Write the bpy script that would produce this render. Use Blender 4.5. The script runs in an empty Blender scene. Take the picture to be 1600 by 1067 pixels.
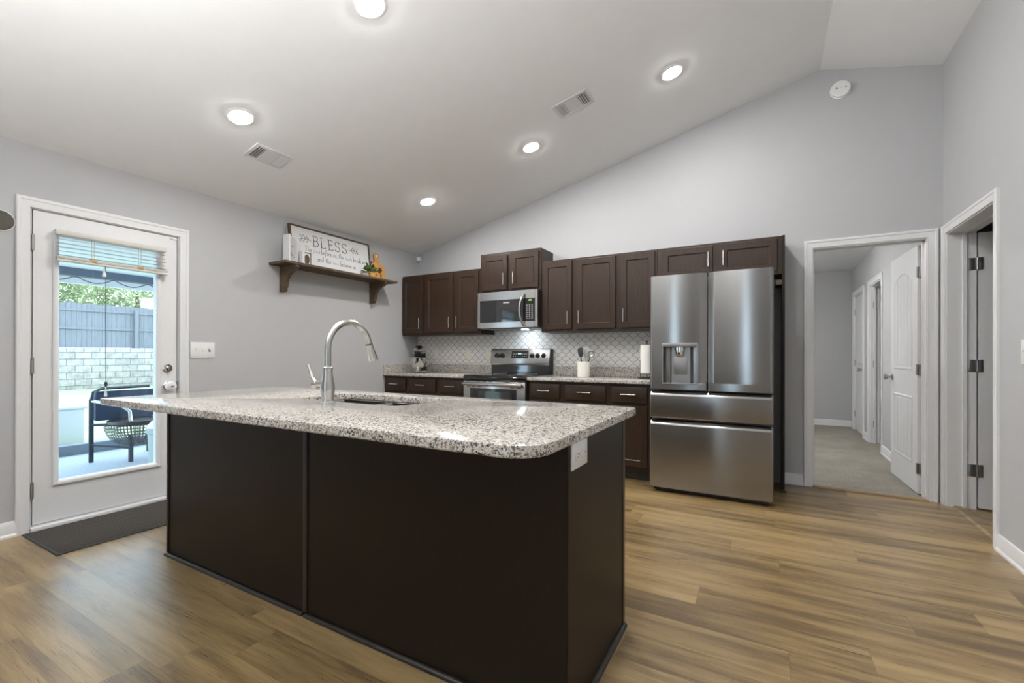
import bpy, bmesh, math, random
from mathutils import Vector, Matrix
random.seed(7)
S = bpy.context.scene
COL = S.collection
PI = math.pi

# ------------------------------------------------------------------ camera
cam_d = bpy.data.cameras.new('camera')
cam = bpy.data.objects.new('camera', cam_d)
COL.objects.link(cam)
YAW, PITCH, ROLL = math.radians(29.382), 0.0012, 0.0019
F0 = Vector((-math.sin(YAW), math.cos(YAW), 0)); R0 = Vector((math.cos(YAW), math.sin(YAW), 0)); U0 = Vector((0, 0, 1))
F1 = math.cos(PITCH) * F0 + math.sin(PITCH) * U0
U1 = math.cos(PITCH) * U0 - math.sin(PITCH) * F0
R2 = math.cos(ROLL) * R0 + math.sin(ROLL) * U1
U2 = math.cos(ROLL) * U1 - math.sin(ROLL) * R0
M = Matrix.Identity(4)
for i, v in enumerate((R2, U2, -F1)):
    for j in range(3):
        M[j][i] = v[j]
M.translation = Vector((4.123, -4.7252, 1.152))
cam.matrix_world = M
cam_d.sensor_width = 36
cam_d.lens = 706.5 / 1600 * 36
cam_d.shift_y = (552.14 - 533.5) / 1600
cam_d.clip_start = 0.05
S.camera = cam

# ------------------------------------------------------------------ light and exposure
S.view_settings.view_transform = 'Standard'
S.view_settings.look = 'None'
S.view_settings.gamma = 1
S.view_settings.use_curve_mapping = False
S.view_settings.exposure = 0.0
LAMP = 430.0          # radiance of the ceiling lamps
wd = bpy.data.worlds.new('world')
S.world = wd
wd.use_nodes = True
wd.node_tree.nodes['Background'].inputs[0].default_value = (0.64, 0.83, 1.0, 1)
wd.node_tree.nodes['Background'].inputs[1].default_value = 7.0

def area(name, loc, rot, sx, sy, power, color, portal=False):
    l = bpy.data.lights.new(name, 'AREA')
    l.shape = 'RECTANGLE'; l.size = sx; l.size_y = sy; l.energy = power; l.color = color
    if portal:
        l.cycles.is_portal = True
    o = bpy.data.objects.new(name, l)
    COL.objects.link(o); o.location = loc; o.rotation_euler = rot
    return o
# daylight entering by the openings
area('door_portal', (-0.2, -3.30, 1.1), (0, -PI / 2, 0), 1.7, 0.6, 1, (1, 1, 1), True)
area('rear_portal', (3.0, -9.25, 1.35), (PI / 2, 0, 0), 0.8, 1.8, 1, (1, 1, 1), True)
# added fill light behind the camera, aimed up to brighten the ceiling
area('ceiling_fill', (2.8, -5.2, 1.75), (PI, 0, 0), 0.8, 0.8, 138, (0.99, 0.99, 0.99))

# ------------------------------------------------------------------ node helpers
def newmat(name):
    m = bpy.data.materials.new(name)
    m.use_nodes = True
    nt = m.node_tree
    return m, nt, nt.nodes['Principled BSDF']

def N(nt, t, ins=None, **kw):
    n = nt.nodes.new(t)
    for k, v in kw.items():
        setattr(n, k, v)
    for k, v in (ins or {}).items():
        if isinstance(v, bpy.types.NodeSocket):
            nt.links.new(v, n.inputs[k])
        else:
            n.inputs[k].default_value = v
    return n

def MA(nt, op, a, b=0.0, c=None):
    d = {0: a, 1: b}
    if c is not None: d[2] = c
    return N(nt, 'ShaderNodeMath', d, operation=op).outputs[0]

def ramp(nt, fac, stops, interp='LINEAR'):
    n = nt.nodes.new('ShaderNodeValToRGB')
    r = n.color_ramp
    r.interpolation = interp
    while len(r.elements) < len(stops): r.elements.new(0.5)
    for e, (p, c) in zip(r.elements, stops):
        e.position = p; e.color = (*c, 1)
    nt.links.new(fac, n.inputs[0])
    return n.outputs[0]

def objco(nt, scale=(1, 1, 1)):
    tc = nt.nodes.new('ShaderNodeTexCoord')
    mp = N(nt, 'ShaderNodeMapping', {'Vector': tc.outputs['Object'], 'Scale': scale})
    return mp.outputs[0]

def noise(nt, vec, scale, detail=4, rough=0.6, out='Fac'):
    return N(nt, 'ShaderNodeTexNoise', {'Vector': vec, 'Scale': scale, 'Detail': detail, 'Roughness': rough}).outputs[out]

def bump(nt, bs, height, strength=0.2, dist=0.01):
    b = N(nt, 'ShaderNodeBump', {'Height': height, 'Strength': strength, 'Distance': dist})
    nt.links.new(b.outputs[0], bs.inputs['Normal'])

def plain(name, col, rough=0.5, metal=0.0, var=0.04, nscale=30, bmp=0.0, coat=0.0, spec=0.5):
    m, nt, bs = newmat(name)
    co = objco(nt)
    nz = noise(nt, co, nscale)
    c0 = tuple(max(0, x * (1 - var)) for x in col); c1 = tuple(min(1, x * (1 + var)) for x in col)
    nt.links.new(ramp(nt, nz, [(0.3, c0), (0.7, c1)]), bs.inputs['Base Color'])
    bs.inputs['Roughness'].default_value = rough
    bs.inputs['Metallic'].default_value = metal
    bs.inputs['Coat Weight'].default_value = coat
    bs.inputs['Specular IOR Level'].default_value = spec
    if bmp: bump(nt, bs, nz, bmp, 0.004)
    return m

def emit(name, col, s):
    m, nt, bs = newmat(name)
    bs.inputs['Base Color'].default_value = (*col, 1)
    bs.inputs['Emission Color'].default_value = (*col, 1)
    bs.inputs['Emission Strength'].default_value = s
    return m

def wood(name, dark, light, sc=(3, 3, 40), rough=0.4, coat=0.0, bmp=0.05, nscale=3, spec=0.5):
    m, nt, bs = newmat(name)
    co = objco(nt, sc)
    n1 = noise(nt, co, nscale, 6, 0.65)
    nt.links.new(ramp(nt, n1, [(0.3, dark), (0.7, light)]), bs.inputs['Base Color'])
    bs.inputs['Roughness'].default_value = rough
    bs.inputs['Coat Weight'].default_value = coat
    bs.inputs['Coat Roughness'].default_value = 0.25
    bs.inputs['Specular IOR Level'].default_value = spec
    bump(nt, bs, n1, bmp, 0.003)
    return m

def steel(name, col=(0.52, 0.51, 0.50), rough=0.26, aniso=0.6, rot=0.25, streak=0.03, sc=(0.6, 0.6, 160)):
    """brushed metal; grain runs level, so reflections smear up and down"""
    m, nt, bs = newmat(name)
    n1 = noise(nt, objco(nt, sc), 2.0, 2, 0.5)
    bs.inputs['Base Color'].default_value = (*col, 1)
    bs.inputs['Metallic'].default_value = 1
    nt.links.new(N(nt, 'ShaderNodeMapRange', {'Value': n1, 'From Min': 0.3, 'From Max': 0.7, 'To Min': rough - streak, 'To Max': rough + streak}).outputs[0], bs.inputs['Roughness'])
    bs.inputs['Anisotropic'].default_value = aniso
    bs.inputs['Anisotropic Rotation'].default_value = rot
    tg = N(nt, 'ShaderNodeTangent', direction_type='RADIAL', axis='Z')
    nt.links.new(tg.outputs[0], bs.inputs['Tangent'])
    return m

def glass(name, tint=(0.97, 0.99, 1.0), refl=1.0):
    m = bpy.data.materials.new(name); m.use_nodes = True
    nt = m.node_tree; nt.nodes.clear()
    out = nt.nodes.new('ShaderNodeOutputMaterial')
    tr = N(nt, 'ShaderNodeBsdfTransparent', {'Color': (*tint, 1)})
    gl = N(nt, 'ShaderNodeBsdfGlossy', {'Roughness': 0.02})
    lw = N(nt, 'ShaderNodeLayerWeight', {'Blend': 0.5})
    fr = MA(nt, 'ADD', MA(nt, 'MULTIPLY', MA(nt, 'POWER', lw.outputs['Facing'], 5.0), 0.9), 0.04)
    mx = N(nt, 'ShaderNodeMixShader', {0: MA(nt, 'MULTIPLY', fr, refl), 1: tr.outputs[0], 2: gl.outputs[0]})
    nt.links.new(mx.outputs[0], out.inputs[0])
    return m

# ------------------------------------------------------------------ materials
MT = {}
MT['wall'] = plain('wall_paint_grey', (0.472, 0.474, 0.484), 0.75, var=0.012, nscale=8, bmp=0.0)
MT['ceil'] = plain('ceiling_paint', (0.83, 0.84, 0.85), 0.85, var=0.01, nscale=8)
MT['trim'] = plain('trim_white', (0.76, 0.76, 0.765), 0.38, var=0.01)
MT['door'] = plain('door_white', (0.74, 0.74, 0.745), 0.42, var=0.012)
MT['white'] = plain('white_plastic', (0.80, 0.80, 0.80), 0.35, var=0.01)
MT['ventw'] = plain('vent_enamel', (0.66, 0.66, 0.665), 0.5, var=0.01)
MT['ivory'] = plain('ivory_plastic', (0.74, 0.68, 0.58), 0.4, var=0.01)
MT['black'] = plain('black_gloss', (0.008, 0.008, 0.009), 0.06, var=0.05, spec=1.0)
MT['blackm'] = plain('black_matte', (0.015, 0.015, 0.016), 0.5, var=0.1)
MT['greyp'] = plain('grey_plastic', (0.22, 0.22, 0.22), 0.4)
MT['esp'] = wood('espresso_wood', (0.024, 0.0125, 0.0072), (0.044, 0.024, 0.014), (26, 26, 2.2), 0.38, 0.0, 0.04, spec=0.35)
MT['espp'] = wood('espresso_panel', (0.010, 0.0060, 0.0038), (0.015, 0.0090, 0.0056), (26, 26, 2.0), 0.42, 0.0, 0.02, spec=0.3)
MT['espt'] = wood('espresso_moulding', (0.016, 0.013, 0.012), (0.024, 0.020, 0.018), (10, 10, 3), 0.32, 0.2, 0.02)
MT['steel'] = steel('brushed_steel', streak=0.012)
MT['steelf'] = steel('fridge_steel', (0.31, 0.303, 0.295), 0.23, 0.8, 0.25, 0.006)
MT['dispg'] = plain('dispenser_grey', (0.30, 0.295, 0.29), 0.4, 0.7, var=0.02)
MT['dispd'] = plain('dispenser_dark', (0.07, 0.07, 0.07), 0.45, var=0.02)
MT['nickel'] = steel('brushed_nickel', (0.62, 0.61, 0.59), 0.26, 0.0, 0.0, 0.0)
MT['chrome'] = plain('polished_chrome', (0.70, 0.69, 0.67), 0.12, 1.0, var=0.02)
MT['hinge'] = plain('satin_hinge', (0.42, 0.41, 0.40), 0.35, 1.0, var=0.05)
MT['rustic'] = wood('rustic_shelf_wood', (0.05, 0.032, 0.018), (0.13, 0.085, 0.045), (8, 1.5, 10), 0.6, 0, 0.2)
MT['signw'] = plain('sign_board_white', (0.76, 0.76, 0.76), 0.7, var=0.02, nscale=60)
MT['ink'] = plain('sign_ink', (0.035, 0.035, 0.04), 0.7)
MT['inkl'] = plain('sign_ink_pale', (0.30, 0.30, 0.32), 0.7)
MT['bamboo'] = wood('board_wood', (0.56, 0.26, 0.06), (0.72, 0.38, 0.11), (30, 6, 3), 0.5, 0, 0.05)
MT['leaf'] = plain('leaf_green', (0.10, 0.17, 0.03), 0.5, var=0.4, nscale=60)
MT['leafd'] = plain('leaf_dark', (0.06, 0.07, 0.02), 0.5, var=0.4, nscale=60)
MT['ceram'] = plain('cream_ceramic', (0.80, 0.76, 0.69), 0.25, var=0.01)
MT['paper'] = plain('paper_white', (0.84, 0.81, 0.76), 0.9, var=0.02, nscale=90)
MT['slate'] = plain('slate_silicone', (0.03, 0.035, 0.045), 0.5)
MT['greys'] = plain('grey_silicone', (0.32, 0.32, 0.30), 0.5)
MT['disc'] = plain('olive_bronze', (0.075, 0.068, 0.05), 0.5, var=0.1)
MT['bulb'] = emit('lamp_diffuser', (1.0, 0.985, 0.96), LAMP)
MT['bulbdim'] = emit('lamp_diffuser_dim', (1.0, 0.93, 0.84), 110.0)
MT['hallfill'] = emit('hall_fill_lamp', (1.0, 0.99, 0.97), 270.0)  # glow of the added hall fill lamp
MT['hoodlamp'] = emit('hood_lamp', (0.80, 0.91, 1.0), 150.0)
MT['green'] = emit('clock_green', (0.35, 0.9, 0.1), 0.7)
MT['cyan'] = emit('clock_pale', (0.5, 0.75, 0.8), 0.35)
MT['glyph'] = plain('pale_print', (0.55, 0.56, 0.56), 0.5)
MT['glass'] = glass('pane_glass')
MT['blind'] = plain('blind_slat', (0.62, 0.60, 0.56), 0.5, var=0.03)
MT['tan'] = plain('blind_tan', (0.48, 0.33, 0.17), 0.6)
MT['cord'] = plain('dark_cord', (0.05, 0.06, 0.09), 0.8)

def floor_mat(name, tone=1.0):
    m, nt, bs = newmat(name)
    tc = nt.nodes.new('ShaderNodeTexCoord')
    sp = N(nt, 'ShaderNodeSeparateXYZ', {0: tc.outputs['Object']})
    X, Y = sp.outputs[0], sp.outputs[1]
    PW, PL = 0.178, 1.22
    yr = MA(nt, 'DIVIDE', Y, PW)
    row = MA(nt, 'FLOOR', yr)
    wn = N(nt, 'ShaderNodeTexWhiteNoise', {'W': row}, noise_dimensions='1D').outputs['Value']
    xs = MA(nt, 'ADD', MA(nt, 'DIVIDE', X, PL), MA(nt, 'MULTIPLY', wn, 7.0))
    colm = MA(nt, 'FLOOR', xs)
    cmb = N(nt, 'ShaderNodeCombineXYZ', {0: colm, 1: row, 2: 0.0}).outputs[0]
    wid = N(nt, 'ShaderNodeTexWhiteNoise', {'Vector': cmb}, noise_dimensions='3D')
    pid = wid.outputs['Value']
    gx = MA(nt, 'ADD', MA(nt, 'MULTIPLY', X, 0.9), MA(nt, 'MULTIPLY', pid, 37.0))
    gy = MA(nt, 'ADD', MA(nt, 'MULTIPLY', Y, 9.0), MA(nt, 'MULTIPLY', pid, 11.0))
    gv = N(nt, 'ShaderNodeCombineXYZ', {0: gx, 1: gy, 2: MA(nt, 'MULTIPLY', pid, 5.0)}).outputs[0]
    g1 = noise(nt, gv, 1.6, 5, 0.6)
    gv2 = N(nt, 'ShaderNodeCombineXYZ', {0: MA(nt, 'MULTIPLY', gx, 3.0), 1: MA(nt, 'MULTIPLY', gy, 12.0), 2: pid}).outputs[0]
    g2 = noise(nt, gv2, 2.0, 4, 0.7)
    mixg = MA(nt, 'ADD', MA(nt, 'MULTIPLY', g1, 0.75), MA(nt, 'MULTIPLY', g2, 0.25))
    tone_in = MA(nt, 'ADD', mixg, MA(nt, 'MULTIPLY', MA(nt, 'SUBTRACT', pid, 0.5), 0.16))
    c = ramp(nt, tone_in, [(0.36, tuple(tone * v for v in (0.145, 0.092, 0.042))), (0.47, tuple(tone * v for v in (0.250, 0.166, 0.072))), (0.62, tuple(tone * v for v in (0.375, 0.260, 0.122)))])
    fy = MA(nt, 'ABSOLUTE', MA(nt, 'SUBTRACT', MA(nt, 'FRACT', yr), 0.5))
    fx = MA(nt, 'ABSOLUTE', MA(nt, 'SUBTRACT', MA(nt, 'FRACT', xs), 0.5))
    j = MA(nt, 'MAXIMUM', MA(nt, 'GREATER_THAN', fy, 0.4945), MA(nt, 'GREATER_THAN', fx, 0.4991))
    mx = N(nt, 'ShaderNodeMix', {'Factor': MA(nt, 'MULTIPLY', j, 0.45)}, data_type='RGBA')
    nt.links.new(c, mx.inputs[6]); mx.inputs[7].default_value = (0.06, 0.04, 0.025, 1)
    nt.links.new(mx.outputs[2], bs.inputs['Base Color'])
    nt.links.new(N(nt, 'ShaderNodeMapRange', {'Value': g2, 'From Min': 0.3, 'From Max': 0.7, 'To Min': 0.26, 'To Max': 0.36}).outputs[0], bs.inputs['Roughness'])
    bs.inputs['Specular IOR Level'].default_value = 0.75
    h = MA(nt, 'SUBTRACT', g2, MA(nt, 'MULTIPLY', j, 0.6))
    bump(nt, bs, h, 0.12, 0.004)
    return m
MT['floor'] = floor_mat('vinyl_plank_floor')

def granite_mat():
    m, nt, bs = newmat('speckled_granite')
    co = objco(nt)
    dn = noise(nt, co, 60, 3, 0.6, 'Color')
    va = N(nt, 'ShaderNodeVectorMath', {0: dn, 1: (0.012, 0.012, 0.012)}, operation='MULTIPLY').outputs[0]
    vv = N(nt, 'ShaderNodeVectorMath', {0: co, 1: va}, operation='ADD').outputs[0]
    v1 = N(nt, 'ShaderNodeTexVoronoi', {'Vector': vv, 'Scale': 235.0})
    r1 = N(nt, 'ShaderNodeSeparateColor', {0: v1.outputs['Color']}).outputs[0]
    c1 = ramp(nt, r1, [(0.0, (0.030, 0.026, 0.024)), (0.12, (0.12, 0.108, 0.098)), (0.21, (0.34, 0.31, 0.275)), (0.36, (0.54, 0.505, 0.455)), (0.66, (0.69, 0.665, 0.625))], 'CONSTANT')
    v2 = N(nt, 'ShaderNodeTexVoronoi', {'Vector': vv, 'Scale': 120.0})
    r2 = N(nt, 'ShaderNodeSeparateColor', {0: v2.outputs['Color']}).outputs[1]
    f2 = MA(nt, 'MULTIPLY', MA(nt, 'LESS_THAN', r2, 0.09), 0.85)
    mx = N(nt, 'ShaderNodeMix', {'Factor': f2}, data_type='RGBA')
    nt.links.new(c1, mx.inputs[6]); mx.inputs[7].default_value = (0.045, 0.04, 0.037, 1)
    nb = noise(nt, co, 18, 3, 0.5)
    mx2 = N(nt, 'ShaderNodeMix', {'Factor': N(nt, 'ShaderNodeMapRange', {'Value': nb, 'From Min': 0.35, 'From Max': 0.7, 'To Min': 0.0, 'To Max': 0.35}).outputs[0]}, data_type='RGBA')
    nt.links.new(mx.outputs[2], mx2.inputs[6]); mx2.inputs[7].default_value = (0.52, 0.47, 0.41, 1)
    nt.links.new(mx2.outputs[2], bs.inputs['Base Color'])
    bs.inputs['Roughness'].default_value = 0.11
    return m
MT['granite'] = granite_mat()

def arabesque_mat():
    m, nt, bs = newmat('arabesque_tile')
    tc = nt.nodes.new('ShaderNodeTexCoord')
    sp = N(nt, 'ShaderNodeSeparateXYZ', {0: tc.outputs['Object']})
    xa = MA(nt, 'DIVIDE', sp.outputs[0], 0.094)
    zb = MA(nt, 'DIVIDE', MA(nt, 'SUBTRACT', sp.outputs[2], 1.017), 0.084)
    u = MA(nt, 'ADD', xa, zb); v = MA(nt, 'SUBTRACT', zb, xa)
    A = 0.054
    uw = MA(nt, 'ADD', u, MA(nt, 'MULTIPLY', MA(nt, 'SINE', MA(nt, 'MULTIPLY', v, 2 * PI)), A))
    vw = MA(nt, 'ADD', v, MA(nt, 'MULTIPLY', MA(nt, 'SINE', MA(nt, 'MULTIPLY', u, 2 * PI)), A))
    du = MA(nt, 'ABSOLUTE', MA(nt, 'SUBTRACT', MA(nt, 'FRACT', uw), 0.5))
    dv = MA(nt, 'ABSOLUTE', MA(nt, 'SUBTRACT', MA(nt, 'FRACT', vw), 0.5))
    # boundary where fract(u)=0.5 : distance to it
    d = MA(nt, 'MINIMUM', du, dv)
    g = N(nt, 'ShaderNodeMapRange', {'Value': d, 'From Min': 0.018, 'From Max': 0.04, 'To Min': 1.0, 'To Max': 0.0}).outputs[0]
    mx = N(nt, 'ShaderNodeMix', {'Factor': g}, data_type='RGBA')
    mx.inputs[6].default_value = (0.74, 0.72, 0.69, 1); mx.inputs[7].default_value = (0.13, 0.115, 0.10, 1)
    nt.links.new(mx.outputs[2], bs.inputs['Base Color'])
    nt.links.new(MA(nt, 'ADD', MA(nt, 'MULTIPLY', g, 0.6), 0.12), bs.inputs['Roughness'])
    h = N(nt, 'ShaderNodeMapRange', {'Value': d, 'From Min': 0.02, 'From Max': 0.10, 'To Min': 0.0, 'To Max': 1.0}, interpolation_type='SMOOTHSTEP').outputs[0]
    bump(nt, bs, h, 0.35, 0.003)
    return m
MT['tile'] = arabesque_mat()

def carpet_mat():
    m, nt, bs = newmat('cut_pile_carpet')
    co = objco(nt)
    a = noise(nt, co, 150, 5, 0.85); b = noise(nt, co, 3, 4, 0.6)
    f = MA(nt, 'ADD', MA(nt, 'MULTIPLY', a, 0.8), MA(nt, 'MULTIPLY', b, 0.2))
    nt.links.new(ramp(nt, f, [(0.35, (0.16, 0.145, 0.115)), (0.62, (0.46, 0.43, 0.37))]), bs.inputs['Base Color'])
    bs.inputs['Roughness'].default_value = 0.95
    bump(nt, bs, a, 0.8, 0.01)
    return m
MT['carpet'] = carpet_mat()

def mat_mat():
    m, nt, bs = newmat('chevron_doormat')
    tc = nt.nodes.new('ShaderNodeTexCoord')
    sp = N(nt, 'ShaderNodeSeparateXYZ', {0: tc.outputs['Object']})
    zig = MA(nt, 'PINGPONG', sp.outputs[1], 0.09)
    w = MA(nt, 'FRACT', MA(nt, 'MULTIPLY', MA(nt, 'ADD', sp.outputs[0], MA(nt, 'MULTIPLY', zig, 0.9)), 26.0))
    nz = noise(nt, objco(nt), 160, 3, 0.7)
    f = MA(nt, 'ADD', MA(nt, 'MULTIPLY', MA(nt, 'GREATER_THAN', w, 0.45), 0.5), MA(nt, 'MULTIPLY', nz, 0.5))
    nt.links.new(ramp(nt, f, [(0.2, (0.032, 0.026, 0.022)), (0.75, (0.068, 0.057, 0.048))]), bs.inputs['Base Color'])
    bs.inputs['Roughness'].default_value = 0.9
    bump(nt, bs, f, 0.4, 0.006)
    return m
MT['mat'] = mat_mat()
MT['rubber'] = plain('mat_rubber', (0.04, 0.043, 0.05), 0.6)

def block_mat():
    m, nt, bs = newmat('retaining_stone')
    tc = nt.nodes.new('ShaderNodeTexCoord')
    sp = N(nt, 'ShaderNodeSeparateXYZ', {0: tc.outputs['Object']})
    v = N(nt, 'ShaderNodeCombineXYZ', {0: sp.outputs[1], 1: sp.outputs[2], 2: 0.0}).outputs[0]
    br = N(nt, 'ShaderNodeTexBrick', {'Vector': v, 'Color1': (0.36, 0.34, 0.31, 1), 'Color2': (0.28, 0.265, 0.245, 1), 'Mortar': (0.21, 0.205, 0.20, 1), 'Scale': 1.0, 'Mortar Size': 0.014, 'Brick Width': 0.45, 'Row Height': 0.235, 'Mortar Smooth': 0.6})
    nz = noise(nt, objco(nt), 5, 5, 0.7)
    mx = N(nt, 'ShaderNodeMix', {'Factor': 0.45}, data_type='RGBA', blend_type='MULTIPLY')
    nt.links.new(br.outputs[0], mx.inputs[6])
    nt.links.new(ramp(nt, nz, [(0.3, (0.25, 0.25, 0.25)), (0.65, (1.3, 1.25, 1.2))]), mx.inputs[7])
    nt.links.new(mx.outputs[2], bs.inputs['Base Color'])
    bs.inputs['Roughness'].default_value = 0.9
    bump(nt, bs, MA(nt, 'SUBTRACT', nz, br.outputs['Fac']), 0.8, 0.05)
    return m
MT['stone'] = block_mat()
MT['fence'] = wood('weathered_fence', (0.125, 0.132, 0.15), (0.165, 0.172, 0.19), (6, 6, 1.0), 0.85, 0, 0.2, 2)
MT['patio'] = plain('patio_concrete', (0.38, 0.42, 0.48), 0.8, var=0.15, nscale=40)
MT['lawn'] = plain('lawn_grass', (0.27, 0.32, 0.17), 0.9, var=0.2, nscale=3)
MT['foli'] = plain('tree_foliage', (0.32, 0.37, 0.19), 0.8, var=0.6, nscale=2.2)
MT['porchw'] = plain('porch_ceiling_white', (0.80, 0.80, 0.80), 0.7)
MT['porchb'] = plain('porch_beam_paint', (0.08, 0.11, 0.16), 0.6)
MT['chairm'] = plain('chair_metal', (0.035, 0.045, 0.06), 0.4)
MT['navy'] = plain('navy_cushion', (0.05, 0.07, 0.11), 0.85, nscale=120, var=0.2)
MT['bin'] = plain('bin_sage', (0.36, 0.42, 0.40), 0.5)
MT['ropew'] = plain('woven_rope', (0.22, 0.22, 0.23), 0.8)
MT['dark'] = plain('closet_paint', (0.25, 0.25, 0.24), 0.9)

# ------------------------------------------------------------------ mesh builder (everything in world metres)
class MB:
    def __init__(s): s.bm = bmesh.new()
    def _add(s, t):
        me = bpy.data.meshes.new('tmp'); t.to_mesh(me); t.free(); s.bm.from_mesh(me); bpy.data.meshes.remove(me)
    def box(s, x0, x1, y0, y1, z0, z1, bev=0.0, seg=2):
        t = bmesh.new()
        x0, x1 = min(x0, x1), max(x0, x1); y0, y1 = min(y0, y1), max(y0, y1); z0, z1 = min(z0, z1), max(z0, z1)
        v = [t.verts.new(p) for p in ((x0, y0, z0), (x1, y0, z0), (x1, y1, z0), (x0, y1, z0), (x0, y0, z1), (x1, y0, z1), (x1, y1, z1), (x0, y1, z1))]
        for f in ((0, 3, 2, 1), (4, 5, 6, 7), (0, 1, 5, 4), (1, 2, 6, 5), (2, 3, 7, 6), (3, 0, 4, 7)): t.faces.new([v[i] for i in f])
        if bev: bmesh.ops.bevel(t, geom=t.edges[:], offset=bev, segments=seg, affect='EDGES', profile=0.5)
        s._add(t); return s
    def prism(s, poly, axis, a, b, bev=0.0, seg=2):
        """poly: 2-D outline in the two axes left over (cyclic order), extruded along axis from a to b"""
        t = bmesh.new()
        def P(p, d):
            return {'x': (d, p[0], p[1]), 'y': (p[0], d, p[1]), 'z': (p[0], p[1], d)}[axis]
        A = [t.verts.new(P(p, a)) for p in poly]; B = [t.verts.new(P(p, b)) for p in poly]
        n = len(poly)
        t.faces.new(A); t.faces.new(B[::-1])
        for i in range(n): t.faces.new((A[i], B[i], B[(i + 1) % n], A[(i + 1) % n]))
        bmesh.ops.recalc_face_normals(t, faces=t.faces[:])
        if bev: bmesh.ops.bevel(t, geom=[e for e in t.edges if e.calc_face_angle(0) > 0.5], offset=bev, segments=seg, affect='EDGES', profile=0.5)
        s._add(t); return s
    def lathe(s, prof, o, ax, n=32, cap=True):
        """prof: (radius, distance along ax)"""
        ax = Vector(ax).normalized(); o = Vector(o)
        u = ax.orthogonal().normalized(); w = ax.cross(u)
        t = bmesh.new(); rings = []
        for r, d in prof:
            rings.append([t.verts.new(o + ax * d + (u * math.cos(2 * PI * k / n) + w * math.sin(2 * PI * k / n)) * max(r, 1e-5)) for k in range(n)])
        for a, b in zip(rings, rings[1:]):
            for k in range(n): t.faces.new((a[k], a[(k + 1) % n], b[(k + 1) % n], b[k]))
        if cap:
            t.faces.new(rings[0][::-1]); t.faces.new(rings[-1])
        bmesh.ops.recalc_face_normals(t, faces=t.faces[:])
        s._add(t); return s
    def cyl(s, p0, p1, r, r1=None, n=20):
        p0, p1 = Vector(p0), Vector(p1)
        return s.lathe([(r, 0), (r if r1 is None else r1, (p1 - p0).length)], p0, p1 - p0, n)
    def tube(s, pts, r, n=12, closed=False):
        pts = [Vector(p) for p in pts]; t = bmesh.new(); rings = []
        m = len(pts); up = None
        for i, p in enumerate(pts):
            a = pts[i - 1] if (i > 0 or closed) else p
            b = pts[(i + 1) % m] if (i < m - 1 or closed) else p
            d = (b - a).normalized()
            if up is None: up = d.orthogonal().normalized()
            up = (up - d * up.dot(d)).normalized(); w = d.cross(up)
            rr = r[i] if isinstance(r, (list, tuple)) else r
            rings.append([t.verts.new(p + (up * math.cos(2 * PI * k / n) + w * math.sin(2 * PI * k / n)) * rr) for k in range(n)])
        prs = list(zip(rings, rings[1:])) + ([(rings[-1], rings[0])] if closed else [])
        for a, b in prs:
            for k in range(n): t.faces.new((a[k], a[(k + 1) % n], b[(k + 1) % n], b[k]))
        if not closed:
            t.faces.new(rings[0][::-1]); t.faces.new(rings[-1])
        bmesh.ops.recalc_face_normals(t, faces=t.faces[:])
        s._add(t); return s
    def ell(s, c, rx, ry, rz, sub=3, fn=None, rot=None):
        t = bmesh.new()
        bmesh.ops.create_icosphere(t, subdivisions=sub, radius=1)
        for v in t.verts:
            k = fn(v.co) if fn else 1
            p = Vector((v.co.x * rx * k, v.co.y * ry * k, v.co.z * rz * k))
            if rot: p = rot @ p
            v.co = p + Vector(c)
        s._add(t); return s
    def shaker(s, x0, x1, z0, z1, yf, th=0.019, fr=0.056, rec=0.008, bev=0.003):
        """cabinet door, front face at y=yf looking towards -y"""
        t = bmesh.new()
        v = [t.verts.new(p) for p in ((x0, yf, z0), (x1, yf, z0), (x1, yf + th, z0), (x0, yf + th, z0), (x0, yf, z1), (x1, yf, z1), (x1, yf + th, z1), (x0, yf + th, z1))]
        fs = [t.faces.new([v[i] for i in f]) for f in ((0, 3, 2, 1), (4, 5, 6, 7), (0, 1, 5, 4), (1, 2, 6, 5), (2, 3, 7, 6), (3, 0, 4, 7))]
        front = fs[2]
        t.normal_update()
        oe = [e for e in front.edges]
        bmesh.ops.inset_region(t, faces=[front], thickness=fr, depth=0, use_even_offset=True)
        bmesh.ops.inset_region(t, faces=[front], thickness=0.008, depth=-rec, use_even_offset=True)
        if bev: bmesh.ops.bevel(t, geom=[e for e in oe if e.is_valid], offset=bev, segments=2, affect='EDGES', profile=0.5)
        s._add(t); return s
    def xform(s, m):
        bmesh.ops.transform(s.bm, matrix=m, verts=s.bm.verts[:]); return s
    def build(s, name, mat, parent=None, smooth=32):
        me = bpy.data.meshes.new(name)
        if parent is not None:
            s.bm.transform(Matrix.Translation(-wloc(parent)))
        s.bm.to_mesh(me); s.bm.free()
        me.polygons.foreach_set('use_smooth', [True] * len(me.polygons))
        me.set_sharp_from_angle(angle=math.radians(smooth))
        me.materials.append(MT[mat] if isinstance(mat, str) else mat)
        o = bpy.data.objects.new(name, me); COL.objects.link(o)
        if parent is not None: o.parent = parent
        return o

def wloc(o):
    v = Vector(o.location)
    while o.parent: o = o.parent; v += Vector(o.location)
    return v

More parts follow.
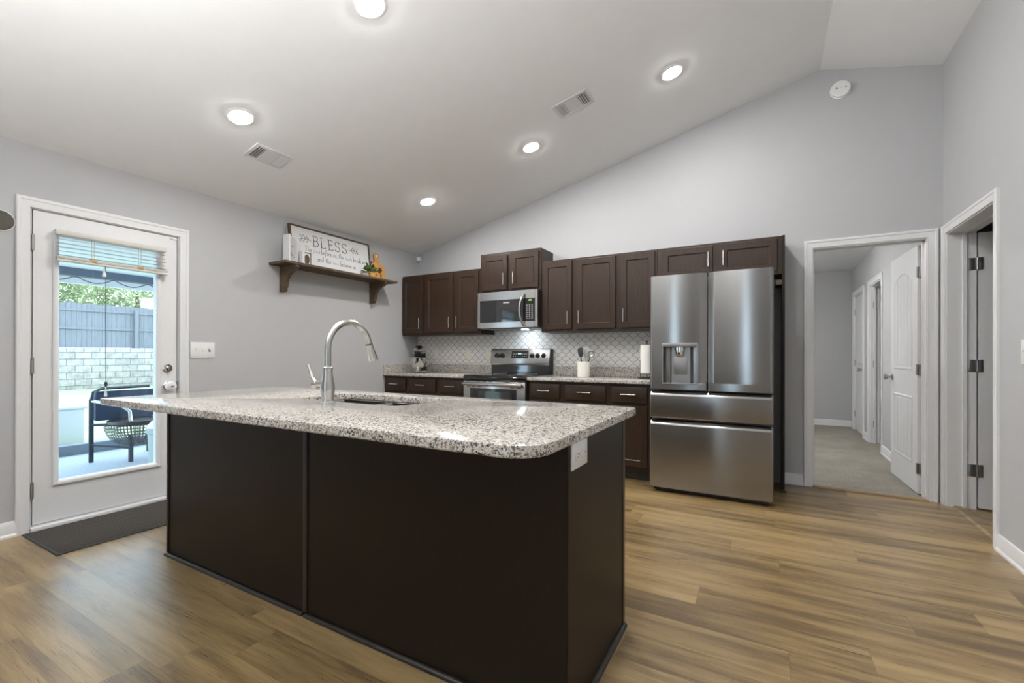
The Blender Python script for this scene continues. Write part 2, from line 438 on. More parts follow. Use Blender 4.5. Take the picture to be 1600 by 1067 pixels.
def thing(name, label, cat, loc, group=None):
    o = bpy.data.objects.new(name, None); COL.objects.link(o)
    o.location = loc; o.empty_display_size = 0.05
    return tag(o, label, cat, group)
def tag(o, label, cat, group=None, kind=None):
    o['label'] = label; o['category'] = cat
    if group: o['group'] = group
    if kind: o['kind'] = kind
    return o
def struct(o, label=None, cat=None):
    o['kind'] = 'structure'
    if label: o['label'] = label
    if cat: o['category'] = cat
    return o
def textmesh(txt, size, loc, rot, mat, name, parent, depth=0.0006, shear=0.0, align='CENTER', sx=1.0):
    cu = bpy.data.curves.new('t', 'FONT'); cu.body = txt; cu.size = size; cu.extrude = depth; cu.align_x = align; cu.align_y = 'CENTER'; cu.shear = shear
    to = bpy.data.objects.new('t', cu); COL.objects.link(to)
    dg = bpy.context.evaluated_depsgraph_get()
    me = bpy.data.meshes.new_from_object(to.evaluated_get(dg))
    bpy.data.objects.remove(to); bpy.data.curves.remove(cu)
    me.transform(Matrix.Diagonal((sx, 1, 1, 1)))
    me.transform(Matrix.Translation(Vector(loc) - wloc(parent)) @ rot.to_4x4())
    me.materials.clear(); me.materials.append(MT[mat])
    o = bpy.data.objects.new(name, me); COL.objects.link(o); o.parent = parent
    return o
ROT_LEFTWALL = Matrix(((0, 0, 1), (1, 0, 0), (0, 1, 0)))    # text that faces +x, reads along +y
ROT_BACK = Matrix(((1, 0, 0), (0, 0, -1), (0, 1, 0)))       # text that faces -y, reads along +x

# ------------------------------------------------------------------ dimensions
W = 5.32; YR = -9.2; EAVE = 2.490; SL = 0.25; RX = 4.523; RZ = EAVE + SL * RX
def rake(x): return EAVE + SL * x if x <= RX else RZ - SL * (x - RX)
HX0, HX1, HT = 4.471, 5.230, 2.079      # hall opening
DY0, DY1, DT = -3.712, -2.872, 2.090    # patio door opening
RY0, RY1 = -0.930, -0.090               # side door opening (z up to HT)

# ------------------------------------------------------------------ room shell
m = MB(); m.box(0, W + 0.14, YR, 0.0, -0.12, 0); struct(m.build('floor', 'floor'), 'tan wood look plank floor of the kitchen', 'floor')
m = MB()
m.prism([(-0.15, EAVE - 0.15 * SL), (RX, RZ), (RX, RZ + 0.14), (-0.15, EAVE + 0.14)], 'y', YR - 0.14, 0.12)
m.prism([(RX, RZ), (W + 0.15, rake(W + 0.15)), (W + 0.15, rake(W) + 0.16), (RX, RZ + 0.14)], 'y', YR - 0.14, 0.12)
struct(m.build('ceiling', 'ceil'), 'white vaulted ceiling with a ridge near the hall', 'ceiling')
m = MB()
m.box(-0.14, 0, YR, DY0, 0, EAVE - 0.037); m.box(-0.14, 0, DY1, 0, 0, EAVE - 0.037); m.box(-0.14, 0, DY0, DY1, DT, EAVE - 0.037)
m.prism([(-0.14, EAVE - 0.037), (0, EAVE - 0.037), (0, EAVE), ], 'y', YR, 0)
struct(m.build('wall_left', 'wall'), 'light grey wall with the glazed patio door', 'wall')
m = MB()
m.prism([(-0.14, 0), (HX0, 0), (HX0, rake(HX0)), (-0.14, rake(-0.14))], 'y', 0, 0.12)
m.prism([(HX0, HT), (HX1, HT), (HX1, rake(HX1)), (RX, RZ), (HX0, rake(HX0))], 'y', 0, 0.12)
m.prism([(HX1, 0), (W + 0.14, 0), (W + 0.14, rake(W + 0.14)), (HX1, rake(HX1))], 'y', 0, 0.12)
struct(m.build('wall_back', 'wall'), 'light grey gable wall behind the kitchen cabinets', 'wall')
m = MB()
zt = rake(W + 0.14)
m.box(W, W + 0.14, YR, RY0, 0, zt); m.box(W, W + 0.14, RY1, 0, 0, zt); m.box(W, W + 0.14, RY0, RY1, HT, zt)
m.prism([(W, zt), (W + 0.14, zt), (W, rake(W))], 'y', YR, 0)
struct(m.build('wall_right', 'wall'), 'tall light grey wall with an open doorway', 'wall')
# rear wall (behind the camera) with two windows
WX = ((2.60, 3.40),); WZ = (0.45, 2.25)
m = MB()
a, b = WX[0]
m.prism([(-0.14, 0), (a, 0), (a, rake(a)), (-0.14, rake(-0.14))], 'y', YR - 0.14, YR)
m.prism([(b, 0), (W + 0.14, 0), (W + 0.14, rake(W + 0.14)), (RX, RZ), (b, rake(b))], 'y', YR - 0.14, YR)
m.box(a, b, YR - 0.14, YR, 0, WZ[0])
m.prism([(a, WZ[1]), (b, WZ[1]), (b, rake(b)), (a, rake(a))], 'y', YR - 0.14, YR)
struct(m.build('wall_rear', 'wall'))
for i, (a, b) in enumerate(WX):
    f = MB()
    f.box(a, a + 0.06, YR - 0.10, YR - 0.02, *WZ); f.box(b - 0.06, b, YR - 0.10, YR - 0.02, *WZ)
    f.box(a + 0.06, b - 0.06, YR - 0.10, YR - 0.02, WZ[0], WZ[0] + 0.06); f.box(a + 0.06, b - 0.06, YR - 0.10, YR - 0.02, WZ[1] - 0.06, WZ[1])
    f.box(a + 0.06, b - 0.06, YR - 0.09, YR - 0.03, 1.32, 1.37)
    fo = struct(f.build('window_%d' % (i + 1), 'trim'))
    g = MB(); g.box(a + 0.06, b - 0.06, YR - 0.062, YR - 0.058, WZ[0] + 0.06, WZ[1] - 0.06); g.build('pane', 'glass', fo)
    c = MB(); c.box(a - 0.08, a, YR, YR + 0.018, WZ[0] - 0.08, WZ[1] + 0.08); c.box(b, b + 0.08, YR, YR + 0.018, WZ[0] - 0.08, WZ[1] + 0.08)
    c.box(a, b, YR, YR + 0.018, WZ[1], WZ[1] + 0.08); c.box(a, b, YR, YR + 0.018, WZ[0] - 0.08, WZ[0]); c.build('window_casing', 'trim', fo)

# hallway
HW = 5.30; HY = 4.20; HC = 2.50
m = MB(); m.box(4.30, HW + 0.1, 0.0, HY + 0.1, -0.12, 0.004); m.box(2.9, 4.30, 0.12, HY + 0.1, -0.12, 0.004); struct(m.build('floor_hall', 'carpet'), 'beige speckled carpet of the hallway', 'carpet')
m = MB(); m.box(2.8, HW + 0.1, 0.12, HY + 0.1, HC, HC + 0.1); struct(m.build('ceiling_hall', 'ceil'))
m = MB(); m.box(2.8, HW, HY, HY + 0.1, 0.004, HC); struct(m.build('wall_hall_end', 'wall'), 'grey end wall of the carpeted hall', 'wall')
m = MB(); m.box(2.8, 2.9, 0.12, HY, 0.004, HC); struct(m.build('wall_hall_left', 'wall'))
D5 = (2.02, 2.72); D4 = (3.17, 3.93)
m = MB()
m.box(HW, HW + 0.1, 0.12, D5[0], 0.004, HC); m.box(HW, HW + 0.1, D5[1], D4[0], 0.004, HC); m.box(HW, HW + 0.1, D4[1], HY, 0.004, HC)
m.box(HW, HW + 0.1, D5[0], D5[1], 2.05, HC); m.box(HW, HW + 0.1, D4[0], D4[1], 2.05, HC)
struct(m.build('wall_hall_right', 'wall'), 'pale wall of the hall with two white doors', 'wall')
m = MB(); m.box(HW + 0.9, HW + 1.0, 0.6, 4.2, 0, HC); m.box(HW + 0.1, HW + 1.0, 1.2, 1.3, 0, HC); m.box(HW + 0.1, HW + 1.0, 3.0, 3.1, 0, HC); m.box(HW + 0.1, HW + 1.0, 1.2, 3.1, HC, HC + .1); m.box(HW + 0.1, HW + 1.0, 1.2, 3.1, -.12, 0)
struct(m.build('wall_bath', 'wall'))
# room beyond the side door
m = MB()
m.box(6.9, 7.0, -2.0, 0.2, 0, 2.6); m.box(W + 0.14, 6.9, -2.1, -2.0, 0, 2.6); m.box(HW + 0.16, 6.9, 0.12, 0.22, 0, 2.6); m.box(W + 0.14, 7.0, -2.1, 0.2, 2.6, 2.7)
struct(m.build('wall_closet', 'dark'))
m = MB(); m.box(W + 0.14, 7.0, -2.1, 0.2, -0.12, 0); struct(m.build('floor_closet', 'floor'))
m = MB(); m.prism([(5.352, 0), (5.44, 0), (5.425, 0.011), (5.367, 0.011)], 'y', RY0, RY1); struct(m.build('trim_threshold_side', 'floor'), 'wood threshold strip in the side doorway', 'threshold')
m = MB(); m.prism([(-0.055, 0), (0.05, 0), (0.035, 0.012), (-0.04, 0.012)], 'x', HX0, HX1); struct(m.build('trim_threshold_hall', 'floor'), 'wood threshold strip between plank floor and carpet', 'threshold')

# ------------------------------------------------------------------ baseboards
BBP = [(0, 0), (0.022, 0), (0.022, 0.012), (0.014, 0.022), (0.014, 0.078), (0.008, 0.095), (0, 0.098)]
def bb(name, axis, side, wall, a, b, z=0.0, label=None):
    m = MB()
    m.prism([(wall + side * p[0], z + p[1]) for p in BBP], axis, a, b)
    struct(m.build(name, 'trim'), label, 'baseboard' if label else None)
bb('baseboard_left', 'y', 1, 0, YR, -3.776, label='white baseboard beside the patio door')
bb('baseboard_left_far', 'y', 1, 0, -2.802, -0.66)
bb('baseboard_back', 'x', -1, 0, 4.258, 4.405, label='short white baseboard between fridge panel and hall door')
bb('baseboard_right', 'y', -1, W, YR, -0.992, label='white baseboard along the tall wall')
bb('baseboard_rear', 'x', 1, YR, 0, W)
bb('baseboard_hall_end', 'x', -1, HY, 2.90, HW, 0.004, 'white baseboard at the end of the hall')
bb('baseboard_hall_right', 'y', -1, HW, 0.95, 1.955, 0.004, 'white baseboard on the hall wall past the open door')
bb('baseboard_hall_far', 'y', -1, HW, 2.785, 3.105, 0.004, 'short white baseboard between the two hall doors')

# ------------------------------------------------------------------ door casings and jambs
def casing(name, axis, wallpos, side, a0, a1, zt, w=0.064, label=None, z0=0.0):
    """moulded casing round an opening; axis = the axis the opening runs along, side = room side"""
    prof = [(0.0, 0.0), (0.0, 0.010), (0.008, 0.012), (0.014, 0.011), (0.030, 0.014), (0.040, 0.015), (0.046, 0.019), (0.060, 0.019), (w, 0.015), (w, 0.0)]
    t = bmesh.new()
    path = [(a0, z0, (-1, 0)), (a0, zt, (-1, 1)), (a1, zt, (1, 1)), (a1, z0, (1, 0))]
    rings = []
    for a, z, d in path:
        ring = []
        for off, pr in prof:
            aa, zz = a + d[0] * off, z + d[1] * off
            p = (aa, wallpos + side * pr, zz) if axis == 'x' else (wallpos + side * pr, aa, zz)
            ring.append(t.verts.new(p))
        rings.append(ring)
    n = len(prof)
    for r0, r1 in zip(rings, rings[1:]):
        for k in range(n): t.faces.new((r0[k], r0[(k + 1) % n], r1[(k + 1) % n], r1[k]))
    t.faces.new(rings[0]); t.faces.new(rings[-1][::-1])
    bmesh.ops.recalc_face_normals(t, faces=t.faces[:])
    m = MB(); m._add(t)
    return struct(m.build(name, 'trim', smooth=25), label, 'door casing' if label else None)

casing('trim_1', 'y', 0, 1, DY0 - 0.004, DY1 + 0.006, DT, label='white moulded casing around the patio door')
casing('trim_2', 'x', 0, -1, HX0, HX1, HT, label='white moulded casing around the hall opening')
casing('trim_3', 'y', W, -1, RY0, RY1 + 0.0, HT, label='white moulded casing around the side doorway')
casing('trim_4', 'y', HW, -1, D5[0], D5[1], 2.05, z0=0.004, label='white casing around the open hall doorway')
casing('trim_5', 'y', HW, -1, D4[0], D4[1], 2.05, z0=0.004, label='white casing around the closed door down the hall')

def jamb(name, axis, a0, a1, w0, w1, zt, stop, label=None, z0=0.0, th=0.018):
    """lining of an opening, with a stop strip"""
    m = MB()
    def B(a, b, c, d, e, f):
        if axis == 'x': m.box(a, b, c, d, e, f)
        else: m.box(c, d, a, b, e, f)
    B(a0, a0 + th, w0, w1, z0, zt); B(a1 - th, a1, w0, w1, z0, zt); B(a0 + th, a1 - th, w0, w1, zt - th, zt)
    s0, s1 = stop
    B(a0 + th, a0 + th + 0.011, s0, s1, z0, zt - th); B(a1 - th - 0.011, a1 - th, s0, s1, z0, zt - th); B(a0 + th, a1 - th, s0, s1, zt - th - 0.011, zt - th)
    return struct(m.build(name, 'trim'), label, 'door jamb' if label else None)
jamb('trim_jamb_hall', 'x', HX0 - 0.010, HX1 + 0.010, 0.0, 0.12, HT + 0.008, (0.05, 0.075), z0=0.012)
jamb('trim_jamb_side', 'y', RY0 - 0.012, RY1 + 0.012, W, W + 0.165, HT + 0.010, (W + 0.088, W + 0.110), 'white jamb of the side doorway', z0=0.0)
jamb('trim_jamb_patio', 'y', DY0 - 0.004, DY1 + 0.006, -0.14, -0.006, DT + 0.004, (-0.075, -0.06), th=0.010)
jamb('trim_jamb_bath', 'y', D5[0] - 0.006, D5[1] + 0.006, HW, HW + 0.1, 2.055, (HW + 0.04, HW + 0.06), z0=0.004)
jamb('trim_jamb_hall_far', 'y', D4[0] - 0.006, D4[1] + 0.006, HW, HW + 0.1, 2.055, (HW + 0.05, HW + 0.06), z0=0.004)

# ------------------------------------------------------------------ patio door (door_1)
def hinge(parent, mats=('hinge',), plates=(), barrel=None, r=0.007):
    m = MB()
    for p in plates: m.box(*p, bev=0.001)
    if barrel:
        m.cyl(*barrel, r)
        p0, p1 = Vector(barrel[0]), Vector(barrel[1])
        m.cyl(p1, p1 + Vector((0, 0, 0.006)), r * 0.7)
    return m.build('hinge', 'hinge', parent)
LX0, LX1 = -0.052, -0.006
GY0, GY1, GZ0, GZ1 = -3.577, -3.022, 0.300, 1.935
ly0, ly1, lz0, lz1 = -3.699, -2.884, 0.040, 2.078
m = MB()
m.box(LX0, LX1, ly0, GY0, lz0, lz1); m.box(LX0, LX1, GY1, ly1, lz0, lz1); m.box(LX0, LX1, GY0, GY1, lz0, GZ0); m.box(LX0, LX1, GY0, GY1, GZ1, lz1)
d1 = struct(m.build('door_1', 'door'), 'white exterior door with one tall glass pane', 'door')
m = MB(); m.box(-0.032, -0.026, GY0, GY1, GZ0, GZ1); m.build('pane', 'glass', d1)
t = bmesh.new(); rings = []
for off, x in ((0.030, LX1), (0.030, 0.004), (0.022, 0.008), (0.008, 0.006), (-0.0015, -0.004), (-0.0015, -0.0255)):
    rings.append([t.verts.new(p) for p in ((x, GY0 - off, GZ0 - off), (x, GY1 + off, GZ0 - off), (x, GY1 + off, GZ1 + off), (x, GY0 - off, GZ1 + off))])
for a, b in zip(rings, rings[1:]):
    for k in range(4): t.faces.new((a[k], a[(k + 1) % 4], b[(k + 1) % 4], b[k]))
bmesh.ops.recalc_face_normals(t, faces=t.faces[:])
m = MB(); m._add(t); m.build('glass_frame', 'door', d1)
for z in (1.865, 1.07, 0.265):
    hinge(d1, plates=((-0.012, 0.003, ly0 - 0.010, ly0 + 0.004, z - 0.05, z + 0.05),), barrel=((0.006, ly0 - 0.004, z - 0.05), (0.006, ly0 - 0.004, z + 0.05)))
m = MB(); m.lathe([(0.034, 0), (0.034, 0.006), (0.030, 0.010), (0.016, 0.011), (0.015, 0.018), (0.011, 0.020)], (LX1, -2.946, 1.034), (1, 0, 0)); m.box(0.012, 0.022, -2.950, -2.942, 1.020, 1.048, 0.002)
m.build('deadbolt', 'chrome', d1)
kn = MB(); kn.lathe([(0.033, 0), (0.033, 0.005), (0.026, 0.010), (0.013, 0.014), (0.012, 0.030)], (LX1, -2.946, 0.894), (1, 0, 0)); ko = kn.build('door_knob', 'chrome', d1)
kn = MB(); kn.lathe([(0.018, 0.026), (0.032, 0.032), (0.037, 0.045), (0.037, 0.060), (0.033, 0.074), (0.020, 0.080)], (LX1, -2.946, 0.894), (1, 0, 0)); kn.build('child_safety_cover', 'white', ko)
kn = MB(); kn.ell((LX1 + 0.081, -2.946, 0.894), 0.004, 0.012, 0.006, 2); kn.build('cover_slot', 'greyp', ko)
m = MB(); m.box(-0.003, 0.003, ly1 - 0.003, ly1 + 0.011, 0.872, 0.93); m.build('strike_plate', 'hinge', d1)
m = MB(); m.box(-0.004, 0.004, -2.93, -2.884, 2.060, 2.066); m.build('door_sensor', 'white', d1)
m = MB(); m.box(-0.13, 0.028, DY0, DY1, 0.0, 0.026, 0.003); m.box(-0.10, -0.012, DY0 + 0.01, DY1 - 0.01, 0.024, 0.036); struct(m.build('trim_sill', 'trim'), 'pale sill under the patio door', 'door sill')

# window blind on the door
bl = thing('window_blind', 'raised white slatted blind on the patio door glass', 'blind', (0.04, -3.29, 1.74))
m = MB(); m.box(0.010, 0.052, -3.607, -2.975, 1.938, 1.972, 0.004); m.build('headrail', 'blind', bl)
for k in range(5):
    z = 1.912 - k * 0.0265
    m = MB(); m.prism([(-0.016, -0.001), (0, 0.0006), (0.016, -0.001), (0.016, 0.0), (0, 0.0016), (-0.016, 0.0)], 'y', -3.602 - 0.001 * (k % 2), -2.980 + 0.002 * k)
    rot = Matrix.Rotation(0.02 - 0.03 * (k % 3), 4, 'Y')
    m.xform(Matrix.Translation((0.034, 0, z)) @ rot @ Matrix.Identity(4)); m.build('slat', 'blind', bl)
m = MB()
for k in range(4): m.box(0.014, 0.054, -3.600, -2.968, 1.781 + k * 0.004, 1.783 + k * 0.004 + 0.0012)
m.build('slat_stack', 'blind', bl)
m = MB(); m.box(0.014, 0.054, -3.600, -2.966, 1.763, 1.779, 0.003); m.build('bottom_rail', 'blind', bl)
for y in (-3.415, -3.145):
    m = MB(); m.tube([(0.056, y, 1.94), (0.056, y, 1.80)], 0.0012, 6); m.tube([(0.014, y, 1.94), (0.014, y, 1.80)], 0.0012, 6); m.box(0.012, 0.058, y - 0.018, y + 0.018, 1.778, 1.803, 0.004)
    m.build('ladder_cord', 'tan', bl)
m = MB(); m.tube([(0.058, -3.355, 1.765), (0.062, -3.353, 1.70), (0.062, -3.354, 1.4), (0.062, -3.351, 0.945)], 0.0022, 8); m.lathe([(0.003, 0), (0.008, 0.008), (0.009, 0.03), (0.004, 0.036)], (0.062, -3.351, 0.915), (0, 0, 1), 12)
m.build('lift_cord', 'cord', bl)
m = MB(); m.lathe([(0.004, 0), (0.0035, -0.02), (0.010, -0.045), (0.012, -0.06), (0.008, -0.064)], (0.062, -3.362, 1.752), (0, 0, 1), 14); m.build('cord_tassel', 'white', bl)
m = MB(); m.lathe([(0.003, 0), (0.004, -0.02), (0.008, -0.05), (0.009, -0.066), (0.005, -0.07)], (0.062, -3.352, 0.915), (0, 0, 1), 14); m.build('cord_tassel', 'white', bl)

# ------------------------------------------------------------------ panelled interior doors
def panel_door(name, L, Wd, H, mat4, label, knob_side=1, arch=True, hinge_zs=(), hinge_plates=True, z0=0.012, hinge_face=-1):
    """door leaf built along +x from its hinge edge, thickness y 0..0.035, face at y=0 looks to -y; mat4 places it"""
    th = 0.035
    m = MB(); m.box(0, Wd, 0, th, z0, H, 0.0015, 1)
    def ringpath(x0, x1, za, zb, arc):
        p = [(x0, za), (x1, za)]
        if arc:
            n = 14; rise = 0.10
            for k in range(n + 1):
                tt = k / n; x = x1 + (x0 - x1) * tt
                p.append((x, zb + rise * math.sin(PI * tt) ** 0.8))
        else: p += [(x1, zb), (x0, zb)]
        return p
    def mould(x0, x1, za, zb, arc):
        for yy, s in ((0, -1), (th, 1)):
            t = bmesh.new(); rr = []
            c = Vector(((x0 + x1) / 2, 0, (za + zb) / 2))
            for ins, d in ((0, 0.0), (0.007, 0.006), (0.016, 0.006), (0.026, 0.0005)):
                pts = ringpath(x0 + ins, x1 - ins, za + ins, zb - ins, arc)
                rr.append([t.verts.new((px, yy + s * d, pz)) for px, pz in pts])
            n = len(rr[0])
            for a, b in zip(rr, rr[1:]):
                for k in range(n): t.faces.new((a[k], a[(k + 1) % n], b[(k + 1) % n], b[k]))
            bmesh.ops.recalc_face_normals(t, faces=t.faces[:]); m._add(t)
            nb = 5; wx = (x1 - x0 - 0.07) / nb
            for k in range(nb):
                xa = x0 + 0.035 + k * wx + 0.002; xb = xa + wx - 0.004
                zz = zb - 0.035 + (0.10 * math.sin(PI * ((xa + xb) / 2 - x0) / (x1 - x0)) ** 0.8 if arc else 0)
                m.box(xa, xb, yy + (s * 0.003 if s < 0 else 0), yy + (0 if s < 0 else s * 0.003), za + 0.035, zz, 0.0012, 1)
    e = 0.115
    mould(e, Wd - e, 0.24, 0.80, False); mould(e, Wd - e, 1.02, H - 0.26, arch)
    m.xform(mat4)
    d = struct(m.build(name, 'door'), label, 'door')
    kx, kz = Wd - 0.065, 0.94
    for s, yy in ((-1, 0), (1, th)):
        k = MB(); k.lathe([(0.030, 0), (0.030, 0.004), (0.024, 0.009), (0.011, 0.013), (0.010, 0.032), (0.020, 0.038), (0.027, 0.050), (0.024, 0.064), (0.012, 0.070)], (kx, yy, kz), (0, s, 0), 24)
        k.xform(mat4); k.build('door_knob', 'hinge', d)
    for z in hinge_zs:
        k = MB()
        if hinge_plates: k.box(-0.0025, 0.0, 0.003, th - 0.003, z - 0.044, z + 0.044, 0.001, 1)
        k.cyl((-0.004, th + 0.004 if hinge_face > 0 else -0.004, z - 0.044), (-0.004, th + 0.004 if hinge_face > 0 else -0.004, z + 0.044), 0.0065)
        k.xform(mat4); k.build('hinge', 'hinge', d)
    return d
# hall door: hinge edge at (5.219,0.135), leaf opens into the hall. local +x -> along the hall, local -y face -> towards -x
def place(hx, hy, ang, flip=False):
    return Matrix.Translation((hx, hy, 0)) @ Matrix.Rotation(ang, 4, 'Z')
# leaf direction +y (slightly to -x): angle 92.2 deg ; local -y -> +x, so shift so that far face is the visible one
d2 = panel_door('door_2', None, 0.757, 2.05, place(5.236, 0.142, math.radians(92.2)), 'open white arched panel door in the hall opening', hinge_zs=(1.83, 1.03, 0.22), hinge_face=1)
for z in (1.83, 1.03, 0.22):
    m = MB(); m.box(5.214, 5.219, 0.085, 0.120, z - 0.044, z + 0.044, 0.001, 1); m.box(5.206, 5.221, 0.120, 0.136, z - 0.044, z + 0.044, 0.002, 1)
    m.build('hinge', 'hinge', d2)
# side door, swung open into the next room at its far jamb
d3 = panel_door('door_3', None, 0.762, 2.060, place(W + 0.176, -0.088, math.radians(3.0)), 'plain white door standing open beyond the side doorway', arch=True, hinge_zs=())
# its flush side is what we see: cover face
m = MB(); m.box(0, 0.762, -0.010, -0.0085, 0.012, 2.06); m.xform(place(W + 0.176, -0.088, math.radians(3.0))); m.build('door_skin', 'door', d3)
for z in (1.83, 1.07, 0.29):
    m = MB(); m.box(W + 0.118, W + 0.162, RY1 - 0.010, RY1 - 0.006, z - 0.046, z + 0.046, 0.0015, 2)
    m.box(W + 0.176, W + 0.200, RY1 - 0.0115, RY1 - 0.0075, z - 0.046, z + 0.046, 0.0015, 2)
    m.cyl((W + 0.169, RY1 - 0.014, z - 0.046), (W + 0.169, RY1 - 0.014, z + 0.046), 0.0075)
    m.build('hinge', 'hinge', d3)
# closed door far down the hall (hinges on its far side)
d4 = panel_door('door_4', None, D4[1] - D4[0] - 0.036, 2.03, Matrix.Translation((HW + 0.012, D4[1] - 0.018, 0)) @ Matrix.Rotation(-PI / 2, 4, 'Z'), 'closed white panel door at the far end of the hall', hinge_zs=(1.80, 1.03, 0.25), hinge_face=-1)
# door of the next room, opened inward at its near jamb
d5 = panel_door('door_5', None, 0.66, 2.03, place(HW + 0.064, D5[0] + 0.030, math.radians(6)), 'white door opened inward in the hall doorway', hinge_zs=())
for z in (1.80, 1.03, 0.25):
    m = MB(); m.box(HW + 0.066, HW + 0.098, D5[0] + 0.012, D5[0] + 0.016, z - 0.044, z + 0.044, 0.001, 1); m.box(HW + 0.03, HW + 0.062, D5[1] - 0.017, D5[1] - 0.013, z - 0.044, z + 0.044, 0.001, 1); m.build('hinge', 'hinge', d5)

# ------------------------------------------------------------------ door mat
m = MB(); m.box(0.036, 0.600, -3.740, -2.54, 0.0, 0.009, 0.003); dm = tag(m.build('door_mat', 'mat'), 'dark brown chevron door mat in front of the patio door', 'door mat')
m = MB(); y0, y1 = -3.755, -2.525
m.box(0.030, 0.050, y0, y1, 0, 0.007, 0.002); m.box(0.595, 0.615, y0, y1, 0, 0.007, 0.002); m.box(0.05, 0.595, y0, y0 + 0.02, 0, 0.007, 0.002); m.box(0.05, 0.595, y1 - 0.02, y1, 0, 0.007, 0.002); m.build('rubber_border', 'rubber', dm)

# ------------------------------------------------------------------ wall plates, detector, alarm, disc
def toggles(name, label, cat, yc, zc, wy, hz, ys, x0, s):
    m = MB(); m.box(x0, x0 + s * 0.006, yc - wy / 2, yc + wy / 2, zc - hz / 2, zc + hz / 2, 0.002)
    o = tag(m.build(name, 'white'), label, cat)
    for i, y in enumerate(ys):
        t = MB(); t.box(x0 + s * 0.005, x0 + s * 0.016, y - 0.005, y + 0.005, zc - 0.004 + 0.006 * (-1) ** i, zc + 0.010 + 0.006 * (-1) ** i, 0.002); t.build('toggle', 'white', o)
        t = MB(); t.box(x0 + s * 0.0055, x0 + s * 0.0066, y - 0.009, y + 0.009, zc - 0.014, zc + 0.014); t.build('toggle_slot', 'greyp' if i == 2 else 'white', o)
    return o
toggles('light_switch', 'white triple light switch plate beside the patio door', 'light switch', -2.694, 1.179, 0.188, 0.132, (-2.746, -2.694, -2.642), 0.0, 1)
toggles('light_switch', 'white light switch plate on the tall wall, cut by the photo edge', 'light switch', -1.30, 1.168, 0.076, 0.134, (-1.30,), W, -1)
def outlet(x, z, label, visible=True):
    m = MB(); m.box(x - 0.036, x + 0.036, -0.0135, -0.008, z - 0.058, z + 0.058, 0.002)
    o = tag(m.build('wall_outlet', 'ivory'), label, 'outlet', 'outlets on the tiled backsplash')
    t = MB(); t.box(x - 0.017, x + 0.017, -0.0155, -0.013, z - 0.034, z + 0.034, 0.001); t.build('receptacle', 'ivory', o)
outlet(0.325, 1.157, 'ivory outlet plate on the backsplash next to the stand mixer')
outlet(0.830, 1.160, 'ivory outlet plate on the backsplash midway between mixer and range')
outlet(1.128, 1.160, 'ivory outlet plate on the backsplash just beside the range')
m = MB(); m.box(0.006, 0.064, -0.062, -0.004, 2.398, 2.456, 0.006); o = tag(m.build('motion_sensor', 'white'), 'small white motion sensor in the corner under the ceiling', 'sensor')
t = MB(); t.box(0.018, 0.052, -0.066, -0.060, 2.406, 2.436, 0.004); t.build('sensor_lens', 'white', o)
o = thing('smoke_alarm', 'round white smoke alarm high on the wall above the hall opening', 'smoke alarm', (4.668, -0.02, 3.40))
m = MB(); m.lathe([(0.074, 0), (0.074, 0.012), (0.066, 0.016)], (4.668, 0, 3.402), (0, -1, 0), 40); m.build('base', 'white', o)
m = MB(); m.lathe([(0.060, 0.016), (0.069, 0.020), (0.069, 0.034), (0.060, 0.042), (0.02, 0.044)], (4.668, 0, 3.402), (0, -1, 0), 40); m.build('cover', 'white', o)
for dx, r in ((-0.030, 0.007), (0.034, 0.006), (0.003, 0.003)):
    m = MB(); m.cyl((4.668 + dx, -0.041, 3.404), (4.668 + dx, -0.0452, 3.404), r, n=14); m.build('indicator', 'greyp', o)
m = MB(); m.lathe([(0.060, 0), (0.060, 0.010), (0.056, 0.013), (0.02, 0.014)], (0, -3.846, 1.972), (1, 0, 0), 40); o = tag(m.build('wall_disc', 'disc'), 'round olive brown disc on the wall beside the patio door', 'wall decor')
t = MB(); t.lathe([(0.060, 0), (0.066, 0.0), (0.066, 0.005), (0.060, 0.006)], (0, -3.846, 1.972), (1, 0, 0), 40, cap=False); t.build('rim', 'trim', o)

# ------------------------------------------------------------------ ceiling lights and vents
CN = Vector((SL, 0, -1)).normalized()      # ceiling normal, into the room (left slope)
def light(x, y, label, group, bulb='bulb'):
    c = Vector((x, y, rake(x)))
    o = thing('ceiling_light', label, 'ceiling light', c, group)
    m = MB(); m.lathe([(0.066, 0.0), (0.092, 0.0), (0.092, 0.003), (0.086, 0.006), (0.072, 0.007), (0.066, 0.006)], c, CN, 40, cap=False); m.build('trim_ring', 'white', o)
    m = MB(); m.lathe([(0.068, 0.001), (0.068, 0.0074), (0.058, 0.0105), (0.03, 0.012)], c, CN, 32); m.build('diffuser', bulb, o)
G1 = 'recessed lights over the kitchen'
light(1.03, -1.04, 'lit recessed ceiling light nearest the corner above the wall shelf', G1)
light(1.03, -2.97, 'lit recessed ceiling light nearest the patio door', G1)
light(2.24, -1.03, 'lit recessed ceiling light in front of the microwave', G1)
light(2.24, -2.965, 'lit recessed ceiling light cut by the top edge of the photo', G1)
light(3.475, -1.03, 'lit recessed ceiling light highest up, in front of the fridge', G1)
light(3.475, -2.97, 'lit recessed ceiling light above the camera', 'recessed lights behind the camera')
light(3.0, -7.8, 'lit recessed ceiling light in the living area behind the camera', 'recessed lights behind the camera', 'bulbdim')
# lamp added to brighten the hall, out of sight from the kitchen
o = thing('hall_fill_light', 'added round fill lamp on the hall ceiling, out of view', 'ceiling light', (3.85, 1.75, HC))
m = MB(); m.lathe([(0.15, 0), (0.15, 0.02), (0.13, 0.025)], (3.85, 1.75, HC), (0, 0, -1)); m.build('base', 'white', o)
m = MB(); m.lathe([(0.128, 0.02), (0.12, 0.05), (0.08, 0.075), (0.02, 0.085)], (3.85, 1.75, HC), (0, 0, -1)); m.build('shade', 'hallfill', o)

